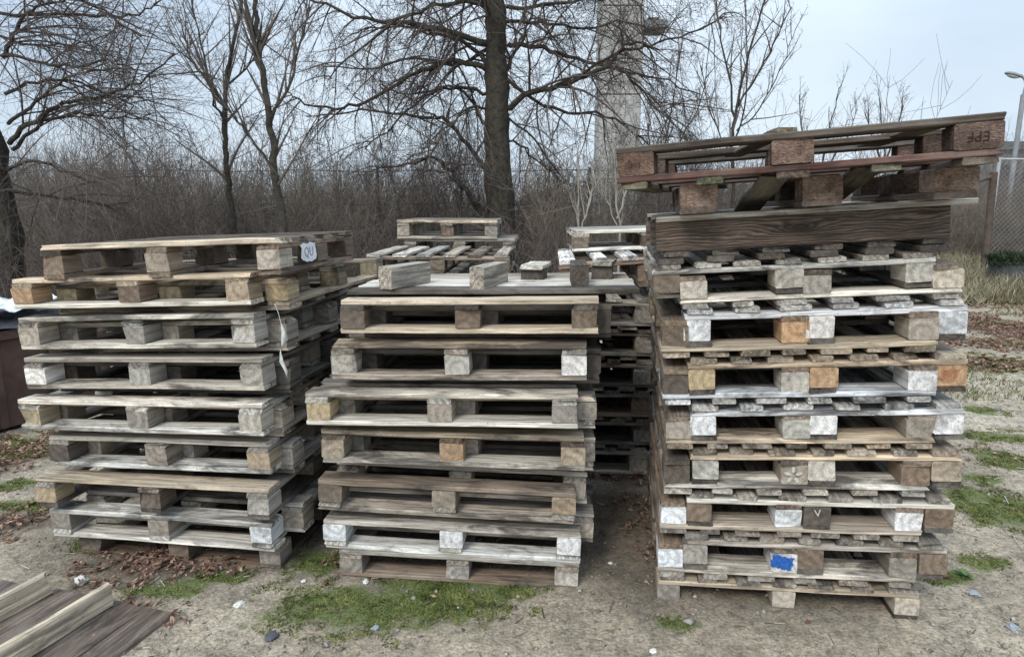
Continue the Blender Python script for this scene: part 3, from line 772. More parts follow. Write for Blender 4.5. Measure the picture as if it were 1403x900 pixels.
HH = lambda s: (.022 * 3 + .078) * s
blob('blue_paint', rough(.082, .056), BLUE, BLUE_P, front(None, .505, HH(blue_s) - (.022 + .036) * blue_s, 1.025, 1.05, -.2))
for k in range(5):
    a = 6.283 * k / 5 + .3
    pts = [(.024 * math.cos(a) + .013 * math.cos(a) * math.cos(t) - .007 * math.sin(a) * math.sin(t), .024 * math.sin(a) + .013 * math.sin(a) * math.cos(t) + .007 * math.cos(a) * math.sin(t)) for t in [6.283 * i / 10 for i in range(10)]]
    blob('petal_mark', pts, CHALK, PET_P, front(None, .51, HH(pet_s) - (.022 + .04) * pet_s, 1.025, 1.05))
# faded square stamp on the orange block
def bars(parts):
    V = []; F = []
    for (x0, y0, x1, y1) in parts:
        k = len(V); V += [(x0, y0, 0), (x1, y0, 0), (x1, y1, 0), (x0, y1, 0), (x0, y0, .0006), (x1, y0, .0006), (x1, y1, .0006), (x0, y1, .0006)]
        F += [(k, k + 3, k + 2, k + 1), (k + 4, k + 5, k + 6, k + 7), (k, k + 1, k + 5, k + 4), (k + 1, k + 2, k + 6, k + 5), (k + 2, k + 3, k + 7, k + 6), (k + 3, k, k + 4, k + 7)]
    return mesh('marks', V, F)
st = [(-.03, .018, .03, .0205), (-.03, -.02, .02, -.0178), (-.03, -.02, -.0278, .018), (.0, -.012, .002, .014)]
for k in range(6):
    x0 = -.024 + k * .008
    if k != 3: st += [(x0, .002 + (k % 2) * .003, x0 + .005, .005 + (k % 2) * .003), (x0, -.008, x0 + .002, .012), (x0, -.01 + (k % 3) * .002, x0 + .005, -.0075 + (k % 3) * .002)]
link('stamp', bars(st), REDINK, RED_P, front(None, 1.025 - .054, (.022 + .042) * red_s, 1.025, 1.05))
link('chalk_mark', text_mesh('V', .045), CHALK, VEE_P, front(None, .515, (.022 + .05) * vee_s, 1.025, 1.05, .1))
# white paper tag on the right side of the topmost left pallet
Mt = Matrix.Translation((1.13 / 2 + .004, -.14, .075)) @ Matrix.Rotation(R(90), 4, 'Z') @ Matrix.Rotation(R(90), 4, 'X')
pt = blob('paper_tag', rough(.14, .08, 22, .12), PAPER, R1, Mt)
link('lettering', text_mesh('QU', .06), flat_mat('grey_ink', (.25, .25, .27)), pt, Matrix.Translation((0, 0, .0016)))

# torn plastic strip hanging from the left stack
def ribbon(name, P, w, mat, label, cat):
    V = []; F = []
    for i, p in enumerate(P):
        p = Vector(p) + Vector((random.gauss(0, .004), 0, 0)); a = i * .9 + random.random()
        ww = w * (.3 + .9 * math.sin(math.pi * min(1, (i + .5) / len(P)))) 
        d = Vector((math.cos(a), math.sin(a) * .6, 0)) * ww
        V += [tuple(p - d), tuple(p + Vector((0, -.004, 0))), tuple(p + d)]
    for i in range(len(P) - 1):
        k = i * 3
        F += [(k, k + 1, k + 4, k + 3), (k + 1, k + 2, k + 5, k + 4)]
    o = link(name, mesh(name, V, F, True), mat); 
    m_ = o.modifiers.new('s', 'SOLIDIFY'); m_.thickness = .0006
    return tag(o, label, cat)
PLASTIC = simple('dirty_plastic', (.42, .45, .42), (.68, .7, .66), 25, .5, .2)
pts = [at(x_, y_, d_) for x_, y_, d_ in [(376, 416, 2.72), (381, 428, 2.70), (384, 442, 2.69), (389, 455, 2.69), (388, 470, 2.69), (385, 482, 2.69), (386, 495, 2.7), (390, 508, 2.7), (394, 518, 2.71)]]
ribbon('plastic_strip', pts, .009, PLASTIC, 'torn whitish plastic strip hanging from the right edge of the left stack', 'plastic strip')

# ---------------------------------------------------------------- stacks further back
GB = 'pallets stacked further back'
def back_stack(P0, yaw, W, L, n, z1, kind, names, tintf, paired=True, tops=None, lean=(0, 0), topslope=0, dk0=6):
    pitch = z1 / n
    for i in range(n):
        X = P0[0] + lean[0] * i + random.gauss(0, .012); Y = P0[1] + lean[1] * i + random.gauss(0, .012)
        z = i * pitch; yw = yaw + R(random.gauss(0, .8))
        sl = R(topslope) * i / n
        pos = 'bottom' if i == 0 else ''
        if paired:
            s = pitch / .188
            pallet(names(i, 0), [X, Y, z], yw, sl, W, L, kind, True, s, tint=tintf(i), deck=dk0, group=GB)
            pallet(names(i, 1), [X + .1, Y, z + .044 * s], yw, sl, W, L, kind, False, s, tint=tintf(i + 3), deck=dk0, group=GB)
        else:
            s = pitch / .144
            pallet(names(i, 0), [X, Y, z], yw, sl, W, L, kind, False, s, tint=tintf(i), deck=dk0, group=GB, bt=BROWN)
ORD = ['lowest', 'second', 'third', 'fourth', 'fifth', 'sixth', 'seventh', 'eighth', 'ninth', 'tenth', 'eleventh']
tf = lambda i: [GREY, (.2, .18, .16), BROWN, (.24, .22, .19)][i % 4]
back_stack((.28, 3.9), R(-3), 1.02, 1.1, 6, 1.13, 'V',
           lambda i, k: f'{ORD[i]} {"upturned" if k == 0 else "upright"} pallet from the ground in the shaded stack behind the gap', tf, True)
pallet('snowy grey slatted pallet tilting to the right on the stack behind the gap', [.29, 3.92, 1.165], R(-3), R(4.0), 1.04, 1.0, 'V', False, 1.3, tint=BROWN, deck=6, deck_tints=(WHITE,) * 6, group=GB)
pallet('thin grey pallet lying at the very back on the stack behind the gap', [.40, 4.32, 1.375], R(-1), R(1.5), 1.0, .7, 'U', False, .95, tint=BLEACH, bt=BROWN, group=GB)
back_stack((-1.03, 4.6), R(-3), 1.0, 1.0, 9, 1.21, 'V',
           lambda i, k: f'{ORD[i]} pallet from the ground in the far stack behind the middle stack', tf, False)
pallet('slatted pallet with pale boards running back, topping the far stack behind the middle', [-1.02, 4.58, 1.21], R(-3), 0, 1.0, .95, 'V', False, .9, tint=BROWN, deck=6, deck_tints=(GREY, PALE, GREY, GREY, BROWN, GREY), group=GB)
back_stack((-.92, 5.65), R(-2), .95, .9, 9, 1.39, 'U',
           lambda i, k: f'{ORD[i]} pallet from the ground in the rearmost stack before the thicket', tf, False)
pallet('highest rearmost pallet with snapped pale deck boards and reddish blocks', [-.98, 5.65, 1.392], R(-2), R(-.3), .85, .9, 'U', False, 1.1, tint=GREY, front_deck=TAN, blocks=(PALE, RED, PALE), group=GB)

# ---------------------------------------------------------------- broken pallet on the ground, lower left
a0 = gnd(65, 812); yw = R(-16)
W0, L0 = .95, .85
org = Vector((gnd(240, 845).x, gnd(240, 845).y, 0)) - Vector((math.cos(yw), math.sin(yw), 0)) * W0 - Vector((-math.sin(yw), math.cos(yw), 0)) * L0
Mg = frame((org.x, org.y, .0), yw, 0, 1, W0, L=L0)
e = empty('broken_pallet', Mg, 'broken pallet lying deck down on the ground with two pale battens on edge', 'pallet')
for k in range(7):
    piece(e, 'deck_board', (L0 + random.uniform(-.02, .01),   .1345, .02), Vector((-W0 / 2 + .066 + k * .1355, random.uniform(-.01, .01), .012 + .002 * (k % 2))), 'v', jit((.15, .112, .09), .1), WOOD, random.gauss(0, .004))
for px_, py_ in ((152, 826), (66, 812)):
    g = Mg.inverted() @ gnd(px_, py_, .022)
    o = piece(e, 'batten', (L0 - .03, .034, .1), Vector((g.x - .014, -.02, .074)), 'v', (.6, .5, .37), WOOD, R(-4))
# ---------------------------------------------------------------- rusty skip at the left edge
def box_mesh(name, v8):
    return mesh(name, v8, [(0, 3, 2, 1), (4, 5, 6, 7), (0, 1, 5, 4), (1, 2, 6, 5), (2, 3, 7, 6), (3, 0, 4, 7)])
RUSTM = simple('rusty_brown_steel', (.06, .036, .03), (.12, .075, .06), 5, .7, .2, .01)
TARP = simple('dark_tarpaulin', (.03, .032, .036), (.09, .09, .1), 7, .6, .8, .03)
SNOWY = simple('crumpled_white_sheet', (.5, .53, .54), (.85, .88, .9), 12, .7, .8, .03)
A_ = Vector((-3.98, 4.25, 0)); B_ = Vector((-3.46, 5.5, 0)); side = Vector((-.92, .39, 0)) * 1.5
sk = empty('skip', Matrix.Translation((A_ + B_) / 2 + side / 2), 'rusty brown steel skip under a dark sheet at the left edge', 'skip')
def quadbox(A, B, s, z0, z1):
    c = [A, B, B + s, A + s]
    off = (A_ + B_) / 2 + side / 2
    return [tuple(Vector((q.x, q.y, z)) - off) for z in (z0, z1) for q in c]
link('wall', box_mesh('wall', quadbox(A_, B_, side, .03, .74)), RUSTM, sk)
d = (B_ - A_).normalized(); o_ = side.normalized()
link('rim', box_mesh('rim', quadbox(A_ - d * .03 - o_ * .035, B_ + d * .03 - o_ * .035, o_ * .06, .70, .765)), RUSTM, sk)
for k in range(4):
    q = A_ + d * (.05 + k * .4)
    link('rib', box_mesh('rib', quadbox(q - o_ * .03, q + d * .05 - o_ * .03, o_ * .028, .04, .7)), RUSTM, sk)
def crumple(name, c, du, dv, nu, nv, amp, mat, parent=None, droop=0, seed=0):
    V = []; F = []
    for j in range(nv + 1):
        for i in range(nu + 1):
            p = c + du * (i / nu - .5) + dv * (j / nv - .5)
            e_ = max(abs(i / nu - .5), abs(j / nv - .5)) * 2
            h = (noise.noise(p * 5 + Vector((seed, 0, 0))) + .6 * noise.noise(p * 13 + Vector((seed, 3, 0)))) * amp - droop * max(0, e_ - .75) / .25
            V.append(tuple(p + Vector((0, 0, h))))
    for j in range(nv):
        for i in range(nu):
            k = j * (nu + 1) + i; F.append((k, k + 1, k + nu + 2, k + nu + 1))
    o = link(name, mesh(name, V, F, False), mat)
    m_ = o.modifiers.new('s', 'SOLIDIFY'); m_.thickness = .006
    return o
cc = (A_ + B_) / 2 + side / 2
tag(crumple('tarpaulin', cc + Vector((0, 0, .83)), (B_ - A_) * 1.08, side * 1.08, 26, 26, .05, TARP, droop=.07), 'dark tarpaulin spread over the rusty skip', 'tarpaulin')
tag(crumple('plastic_sheet', A_ + (B_ - A_) * .42 + side * .2 + Vector((0, 0, .93)), (B_ - A_) * .8, side * .36, 30, 18, .06, SNOWY, seed=5), 'crumpled white sheet lying on the tarpaulin of the skip', 'plastic sheet')

# ---------------------------------------------------------------- trees
class Tubes:
    def __init__(s): s.v = []; s.f = []; s.n = 0
    def tube(s, P, r0, r1, k=3):
        P = np.asarray(P, float); n = len(P)
        T = np.gradient(P, axis=0); T /= np.linalg.norm(T, axis=1)[:, None] + 1e-9
        ref = np.array((0, 0, 1.)) if abs(T[0][2]) < .8 else np.array((1., 0, 0))
        S = np.cross(T, ref); S /= np.linalg.norm(S, axis=1)[:, None] + 1e-9
        U = np.cross(T, S); r = np.linspace(r0, r1, n)[:, None, None]
        a = np.arange(k) * 2 * np.pi / k
        ring = P[:, None] + r * (np.cos(a)[None, :, None] * S[:, None] + np.sin(a)[None, :, None] * U[:, None])
        s.v.append(ring.reshape(-1, 3))
        i = np.arange(n - 1)[:, None] * k; j = np.arange(k)[None]
        q = np.stack([i + j, i + (j + 1) % k, i + k + (j + 1) % k, i + k + j], -1).reshape(-1, 4)
        s.f.append(q + s.n); s.n += n * k
    def build(s, name, mat, parent=None, off=None):
        v = np.concatenate(s.v); f = np.concatenate(s.f)
        if off is not None: v = v - np.array(off)
        return link(name, mesh(name, v, f, True), mat, parent)

def walk(p, d, L, n, droop, wob, curl=0):
    "a wandering branch: starts at p along d, sags by droop and curls up at its tip"
    P = [np.array(p, float)]; d = np.array(d, float); st = L / n
    for i in range(n):
        d = d + rng.normal(0, wob, 3) + np.array((0, 0, -droop + curl * (i / n) ** 2))
        d /= np.linalg.norm(d) + 1e-9
        P.append(P[-1] + d * st)
    return P

def interp(P, t):
    t = t * (len(P) - 1); i = min(int(t), len(P) - 2); w = t - i
    return P[i] * (1 - w) + P[i + 1] * w, (P[i + 1] - P[i]) / (np.linalg.norm(P[i + 1] - P[i]) + 1e-9)

def smooth_poly(pts, m=3, amp=.02):
    pts = [np.array(p, float) for p in pts]; out = []
    for i in range(len(pts) - 1):
        p0 = pts[max(0, i - 1)]; p1 = pts[i]; p2 = pts[i + 1]; p3 = pts[min(len(pts) - 1, i + 2)]
        for j in range(m):
            t = j / m
            out.append(.5 * ((2 * p1) + (p2 - p0) * t + (2 * p0 - 5 * p1 + 4 * p2 - p3) * t * t + (3 * p1 - p0 - 3 * p2 + p3) * t ** 3) + rng.normal(0, amp, 3))
    out.append(pts[-1]); return out

leafpts = []
def bushy(tb, tw, limb, r0, r1, nsec, Lsec, droop, curl, nter, ntw, leaves=0, up=0, start=.12, spread=1., tr=.004, wob=.13):
    "secondary branches, tertiary ones and twigs along a limb"
    LL = sum(np.linalg.norm(limb[i + 1] - limb[i]) for i in range(len(limb) - 1))
    for s_ in range(nsec):
        t = start + (1 - start) * (s_ + rng.random()) / nsec
        p, T = interp(limb, min(t, .999)); r = (r0 * (1 - t) + r1 * t)
        d = T * .55 + rng.normal(0, .55 * spread, 3) + np.array((0, 0, up)); d /= np.linalg.norm(d)
        L = Lsec * rng.uniform(.5, 1.2) * (1.1 - .45 * t)
        sec = walk(p, d, L, 8, droop, wob, curl)
        rs = min(r * .55, .02) + .004
        tb.tube(sec, rs, tr, 4)
        for k in range(nter):
            t2 = .1 + .9 * (k + rng.random()) / nter
            p2, T2 = interp(sec, min(t2, .999))
            d2 = T2 * .6 + rng.normal(0, .6, 3) + np.array((0, 0, up * .7)); d2 /= np.linalg.norm(d2)
            L2 = L * rng.uniform(.3, .6) * (1.15 - .5 * t2)
            ter = walk(p2, d2, L2, 5, droop * 1.1, wob * 1.2, curl * 1.2)
            tw.tube(ter, max(tr * 1.25, rs * .45 * (1 - t2)), tr * .8, 3)
            for m in range(ntw):
                p3, T3 = interp(ter, rng.uniform(.15, .98))
                d3 = T3 * .6 + rng.normal(0, .6, 3) + np.array((0, 0, up * .5)); d3 /= np.linalg.norm(d3)
                q = walk(p3, d3, L2 * rng.uniform(.25, .6), 3, droop, .2, curl)
                tw.tube(q, tr * .9, tr * .6, 3)
                if leaves and rng.random() < leaves: leafpts.append(tuple(q[-1]))

def px_limb(pts, D, dd=0):
    "limb through picture points; its depth drifts by dd metres from first to last"
    n = len(pts)
    return [np.array(at(x, y, D + dd * i / (n - 1))) for i, (x, y) in enumerate(pts)]

# the big tree behind the middle stack
D = 12.
base = at(683, 345, D); 
trunk = [np.array(at(x, y, D)) for x, y in [(686, 300), (683, 240), (681, 180), (681, 120), (680, 60), (679, 0), (676, -90), (674, -180)]]
trunk = [trunk[0] - np.array((0.02, 0, trunk[0][2] + .05))] + [trunk[0] - np.array((0, 0, 1.))] + trunk
bt_ = empty('bare_tree', Matrix.Translation((trunk[0][0], D, 0)), 'large leafless tree with a thick mossy trunk and drooping limbs behind the middle stack', 'tree')
off = (trunk[0][0], D, 0)
T1 = Tubes(); P_ = smooth_poly(trunk, 4, .012)
T1.tube(P_, .3, .13, 14)
tr_o = T1.build('trunk', BARK_MOSS, bt_, off)
for v in tr_o.data.vertices:
    v.co += Vector((noise.noise(v.co * 3.5), noise.noise(v.co * 3.5 + Vector((9, 0, 0))), 0)) * .05
limbs = [([(670, 62), (620, 46), (570, 38), (500, 26), (430, 2), (380, -20)], -.8, .075), ([(668, 92), (642, 62), (600, 48), (540, 36), (480, 48)], .9, .06),
         ([(668, 97), (640, 86), (600, 88), (560, 106), (500, 140), (460, 148), (410, 138), (392, 126)], -.3, .07), ([(672, 240), (642, 202), (612, 166), (590, 160), (540, 158), (480, 152), (420, 160)], .4, .06),
         ([(655, 285), (630, 250), (608, 226), (590, 214), (560, 226), (510, 234)], -.6, .07), ([(655, 290), (640, 262), (612, 240), (575, 232), (560, 250)], .6, .04),
         ([(694, 148), (730, 126), (780, 112), (828, 92), (850, 70), (880, 58), (905, 70)], -.5, .08), ([(775, 112), (820, 86), (862, 68), (900, 60), (960, 40), (995, 18)], -.9, .04),
         ([(694, 60), (740, 66), (790, 82), (850, 95), (900, 108), (960, 130)], .5, .06), ([(694, 12), (750, 4), (820, 0), (880, -10)], -.6, .05),
         ([(694, 162), (730, 190), (768, 240), (782, 268)], .3, .03), ([(850, 96), (884, 130), (922, 168), (946, 196)], .2, .03), ([(694, 190), (720, 205), (750, 232), (790, 258)], .9, .03),
         ([(672, 20), (640, -10), (590, -25), (530, -30)], .8, .06), ([(690, -20), (740, -30), (820, -45), (900, -40)], .6, .06), ([(676, -60), (600, -90), (520, -95), (450, -60)], -.4, .06),
         ([(684, -60), (760, -90), (860, -90), (940, -50)], -.5, .06), ([(676, 30), (660, 0), (640, -60), (600, -110)], -1.2, .05), ([(690, 100), (712, 60), (730, 10), (750, -60)], 1.2, .05),
         ([(670, 130), (630, 120), (580, 135), (530, 180), (500, 205)], 1.4, .045), ([(694, 110), (760, 150), (830, 160), (880, 190), (900, 225)], 1.3, .045), ([(672, 150), (640, 150), (600, 190), (585, 230)], -1.2, .035),
         ([(672, 60), (630, 90), (570, 80), (500, 95), (440, 90)], 1.6, .05), ([(672, 10), (620, 5), (560, 20), (490, 70), (450, 110)], -1.4, .05), ([(690, 30), (740, 30), (800, 40), (860, 30), (930, 60)], 1.6, .045), ([(670, 180), (640, 130), (610, 120), (560, 130), (520, 115)], 1.2, .04)]
tb, tw = Tubes(), Tubes(); main = Tubes()
for pts, dd, r in limbs:
    lm = smooth_poly(px_limb(pts, D, dd), 4, .022)
    main.tube(lm, r * .74, .01, 7)
    low = pts[0][1] > 150
    bushy(tb, tw, lm, r * .6, .01, 10 if low else 18, 1.3 if low else 1.7, .11 if low else .13, .33, 8 if low else 10, 3 if low else 4, leaves=.3, tr=.0028, wob=.09)
main.build('limbs', BARK_MOSS, bt_, off); c1 = tb.build('branches', TWIG_DARK, bt_, off); c1['kind'] = 'stuff'
c2 = tw.build('crown', TWIG_DARK, bt_, off); c2['kind'] = 'stuff'
V = []; F = []
for p in leafpts:
    for k in range(2):
        s = random.uniform(.009, .02); o_v = Vector(p) - Vector(off) + Vector((random.gauss(0, .02), random.gauss(0, .02), random.gauss(0, .02))); a = Vector((random.gauss(0, 1), random.gauss(0, 1), random.gauss(0, 1))).normalized() * s; b_ = a.orthogonal().normalized() * s * .6; k_ = len(V)
        V += [tuple(o_v - a), tuple(o_v + b_), tuple(o_v + a), tuple(o_v - b_)]; F.append((k_, k_ + 1, k_ + 2, k_ + 3))
lo_ = link('clinging_leaves', mesh('clinging_leaves', V, F), RUST, bt_); lo_['kind'] = 'stuff'

# the tree at the left edge
leafpts.clear()
D = 9.
X0 = at(2, 250, D).x
lt = empty('bare_tree', Matrix.Translation((X0, D, 0)), 'dark leafless tree at the left edge with long limbs sweeping right', 'tree')
off = (X0, D, 0)
T1 = Tubes(); T1.tube(smooth_poly([(X0 - .06, D, -.05), (X0 - .04, D, 1.), (X0 - .04, D, 2.1), (X0 - .15, D, 3.2), (X0 - .3, D, 4.4), (X0 - .35, D, 6)], 4, .015), .2, .09, 12)
T1.build('trunk', BARK, lt, off)
limbs = [([(12, 196), (36, 172), (78, 146), (110, 138), (160, 128), (200, 104), (240, 74)], -.6, .05), ([(2, 80), (18, 48), (36, 22), (60, 8), (110, -6)], -.4, .05),
         ([(-10, 22), (60, 20), (130, 22), (190, 20), (218, 2)], -.2, .035), ([(16, 208), (60, 166), (120, 158), (160, 160), (205, 162)], .7, .04),
         ([(4, 76), (60, 86), (100, 92), (150, 82), (185, 98)], -.8, .035), ([(14, 262), (60, 268), (100, 272), (150, 282), (190, 274)], .5, .04),
         ([(-20, -20), (50, -10), (130, 6), (175, 40), (200, 50)], .9, .04), ([(5, 130), (50, 112), (100, 112), (150, 130), (190, 150)], .9, .035),
         ([(8, 170), (50, 140), (90, 110), (140, 95), (180, 100)], -1.1, .035), ([(8, 230), (50, 222), (90, 235), (130, 250)], -1., .035), ([(-30, 40), (30, 60), (80, 62), (130, 55)], .2, .03)]
tb, tw, main = Tubes(), Tubes(), Tubes()
for pts, dd, r in limbs:
    lm = smooth_poly(px_limb(pts, D, dd), 4, .016)
    main.tube(lm, r * .7, .007, 6)
    bushy(tb, tw, lm, r * .45, .007, 17, 1.5, .09, .2, 8, 3, tr=.0021, wob=.05)
main.build('limbs', BARK, lt, off); c1 = tb.build('branches', TWIG_DARK, lt, off); c1['kind'] = 'stuff'
c2 = tw.build('crown', TWIG_DARK, lt, off); c2['kind'] = 'stuff'

def slim_tree(stems, D, r, label, nsec, Lsec, nter, mat_t, mat_c, up=.55, tr=.0035, name='slim_tree', ntw=3, droop=-.02):
    nsec = int(nsec * 1.1)
    s0 = at(*stems[0][0][0], D)
    off = (s0.x, D, 0)
    e = empty(name, Matrix.Translation(off), label, 'tree')
    T1, tb, tw = Tubes(), Tubes(), Tubes()
    for i, (pts, dd, rr) in enumerate(stems):
        P = px_limb(pts, D, dd)
        if rr >= .99: P = [np.array((P[0][0], D, -.05))] + P
        P = smooth_poly(P, 4, .012)
        T1.tube(P, r * rr, r * rr * .35, 7)
        bushy(tb, tw, P, r * rr, r * rr * .35, nsec, Lsec * (.6 + .4 * rr), droop, .03, nter, ntw, up=up, start=.2, spread=.7, tr=tr * .75, wob=.045)
    T1.build('trunk', mat_t, e, off)
    c1 = tb.build('branches', mat_c, e, off); c1['kind'] = 'stuff'
    c2 = tw.build('crown', mat_c, e, off); c2['kind'] = 'stuff'
    return e
slim_tree([([(386, 300), (378, 235), (371, 175), (362, 112), (354, 50), (350, 0), (346, -60)], 0, 1.), ([(363, 118), (352, 70), (338, 10), (325, -50)], .2, .6), ([(384, 250), (352, 200), (325, 165), (300, 140), (260, 92)], -.3, .3),
           ([(372, 160), (400, 110), (412, 60), (425, 10)], .3, .35)], 9, .062, 'slim bare tree with a forked mossy trunk right of the left stack top', 12, 1.35, 5, BARK_MOSS, TWIG)
slim_tree([([(318, 300), (312, 240), (308, 190), (308, 140), (314, 85), (328, 20), (334, -40)], 0, 1.), ([(308, 142), (280, 105), (262, 80), (250, 40)], .3, .5), ([(309, 120), (345, 85), (352, 70)], -.2, .35), ([(308, 170), (290, 130), (275, 60), (262, 0)], -.3, .4)],
          10, .05, 'thinner bare tree with upswept branches left of the forked one', 12, 1.35, 5, BARK, TWIG)
slim_tree([([(1003, 260), (1004, 200), (1008, 150), (1022, 90), (1040, 30), (1052, -20)], 0, 1.), ([(1006, 160), (998, 100), (986, 40), (980, -10)], .3, .6), ([(1008, 150), (1035, 105), (1060, 60), (1085, 10)], -.3, .6), ([(1010, 180), (1040, 150), (1070, 95), (1090, 40)], .3, .4),
           ([(1004, 200), (1020, 150), (1024, 60), (1020, 0)], .5, .5), ([(1003, 220), (975, 160), (960, 90)], .2, .4)],
          10, .03, 'tall bare sapling fanning upward behind the right stack', 9, .9, 4, BARK, TWIG, up=.8, tr=.003, name='sapling')
slim_tree([([(905, 270), (912, 200), (925, 120), (935, 50)], 0, 1.), ([(908, 240), (940, 180), (965, 120), (972, 60)], .3, .7), ([(906, 250), (890, 200), (893, 130)], -.3, .6)],
          11, .02, 'thin grey sapling beside the concrete tower', 8, .8, 4, BARK, TWIG, up=.8, tr=.003, name='sapling')
slim_tree([([(1120, 270), (1130, 210), (1140, 160), (1150, 120)], 0, 1.), ([(1122, 240), (1100, 190), (1095, 130)], .3, .8), ([(1120, 250), (1160, 190), (1175, 150)], .3, .7)],
          13, .02, 'low bare sapling half hidden behind the red-brown top pallets', 7, .7, 4, BARK, TWIG, up=.8, tr=.003, name='sapling')
slim_tree([([(1210, 270), (1212, 210), (1208, 170), (1206, 140)], 0, 1.), ([(1211, 230), (1230, 170), (1238, 145)], .3, .8), ([(1211, 230), (1192, 180), (1190, 150)], .3, .8)],
          22, .04, 'far bare treetop showing above the topmost pallet', 7, 1.2, 4, BARK, TWIG, up=.9, tr=.005, name='far_tree')
slim_tree([([(848, 330), (842, 270), (840, 215), (838, 180)], 0, 1.), ([(845, 300), (858, 260), (862, 215), (858, 190)], .1, .8), ([(846, 310), (830, 275), (815, 250)], .1, .5)],
          7.5, .016, 'pale birch-like whip with two stems in front of the concrete tower', 7, .5, 3, TWIG_PALE, TWIG_PALE, up=.6, tr=.0025, name='sapling')
slim_tree([([(792, 325), (793, 270), (792, 215)], 0, 1.), ([(795, 320), (806, 285), (814, 245)], .1, .8)],
          7.2, .013, 'pair of pale whips left of the concrete tower', 6, .45, 3, TWIG_PALE, TWIG_PALE, up=.6, tr=.0025, name='sapling')

# ---------------------------------------------------------------- thicket and bushes
def thicket_mesh(name, w, dep, n, h, r, seed, nt=12, lean=.09, taper=1.):
    global rng
    rng = np.random.default_rng(seed)
    tb = Tubes()
    for i in range(n):
        x, y = rng.uniform(-w / 2, w / 2), rng.uniform(-dep / 2, dep / 2)
        H = h * rng.uniform(.35, 1.1) * (1 - .35 * abs(noise.noise((x * .6, y, seed))) * 2)
        d = np.array((rng.normal(0, .16), rng.normal(0, .16), 1.)); d /= np.linalg.norm(d)
        st = walk((x, y, -.05), d, H, 6, .0, lean)
        tb.tube(st, r * rng.uniform(.6, 1.5), r * .35, 3)
        for k in range(nt):
            p, T = interp(st, rng.uniform(.1, .98))
            d2 = T * .5 + rng.normal(0, .55, 3) + np.array((0, 0, .3)); d2 /= np.linalg.norm(d2)
            q = walk(p, d2, H * rng.uniform(.12, .34), 3, .02, .16)
            tb.tube(q, r * .42, r * .25, 3)
    return mesh(name, np.concatenate(tb.v), np.concatenate(tb.f))
t_a = thicket_mesh('thicket_a', 4.2, 1.6, 330, 2.2, .0075, 11, 14)
t_b = thicket_mesh('thicket_b', 4.2, 1.6, 330, 2.5, .0075, 12, 14)
t_f = thicket_mesh('thicket_far', 8.5, 3., 380, 3.2, .017, 13, 15)
TH = []
def put(me, mat, x, y, rz, s, label, name='thicket', group='brushwood thicket behind the stacks'):
    o = link(name, me, mat); o.location = (x, y, 0); o.rotation_euler = (0, 0, rz); o.scale = (1, 1, s)
    tag(o, label, 'thicket', group, 'stuff'); return o
k = 0
for y0, me_, st_, mt, sc_ in ((13.6, t_a, 3.6, THICK, 1.0), (16.5, t_b, 3.6, THICK, 1.1), (20, t_b, 3.6, THICK, 1.3), (25, t_f, 7.2, THICK_FAR, 1.2), (33, t_f, 7.2, THICK_FAR, 1.35), (42, t_f, 7.2, THICK_FAR, 1.55)):
    half = y0 * .86 + 2
    x_ = -half
    while x_ < half:
        if not (x_ > y0 * .5 and y0 < 20):
            put(me_, mt, x_, y0 + random.uniform(-.5, .5), random.choice((0, math.pi)), sc_ * random.choice((.5, .62, .78, .95, 1.15)), 'dense bare brushwood filling the background behind the pallets')
        x_ += st_
for x_ in (14.2, 17.6, 21.):
    put(t_b, THICK, x_, 22.5, 0, 1.08, 'bare brushwood behind the chain-link fence at right', group='brushwood behind the chain-link fence')
t_c = thicket_mesh('thicket_tall', 6., 2., 42, 4.0, .011, 31, 26, .06)
for k, (x_, y_) in enumerate([(-11.5, 15), (-8.2, 16.5), (-5.6, 14.8), (-2.4, 17), (1.4, 15.4), (4.6, 16.8), (-13.5, 18.5), (7.4, 18), (-9.5, 19), (.5, 19)]):
    put(t_c, TWIG, x_, y_, k * 1.7, (.8, 1.05, .9, 1.15)[k % 4], 'tall thin saplings rising ragged out of the brushwood')
bush_a = thicket_mesh('bush_a', 1.7, 1.1, 80, 1.75, .0075, 21, 20, .2)
bush_b = thicket_mesh('bush_b', 1.5, 1.2, 90, 1.45, .008, 22, 22, .26)
bush_c = thicket_mesh('bush_c', 2.4, 1.4, 70, 2.9, .01, 23, 26, .17)
BUSHES = [(60, 8.4, 1.05, 'tangled dark bush under the left tree'), (150, 9.2, 1.0, 'dark tangled bush above the left stack'), (225, 10, 1.15, 'broad dark bush behind the left stack top'), (300, 8.6, .9, 'bare bush at the foot of the two slim trees'),
          (420, 9.6, 1.05, 'bare bush right of the forked slim tree'), (480, 10.4, 1.1, 'reddish bare bush between the slim trees and the big tree'), (560, 9.4, .95, 'bare bush behind the rearmost pallets'), (640, 10.6, 1.05, 'bare bush at the foot of the big tree'),
          (735, 10, 1.0, 'brambly bush right of the big trunk'), (800, 9.5, .85, 'low bush in front of the concrete tower'), (880, 9.8, 1.0, 'bare bush left of the right stack top'), (960, 11, 1.0, 'bare bush seen under the red-brown top pallets'),
          (1060, 12.5, 1.0, 'distant bush behind the right stack')]
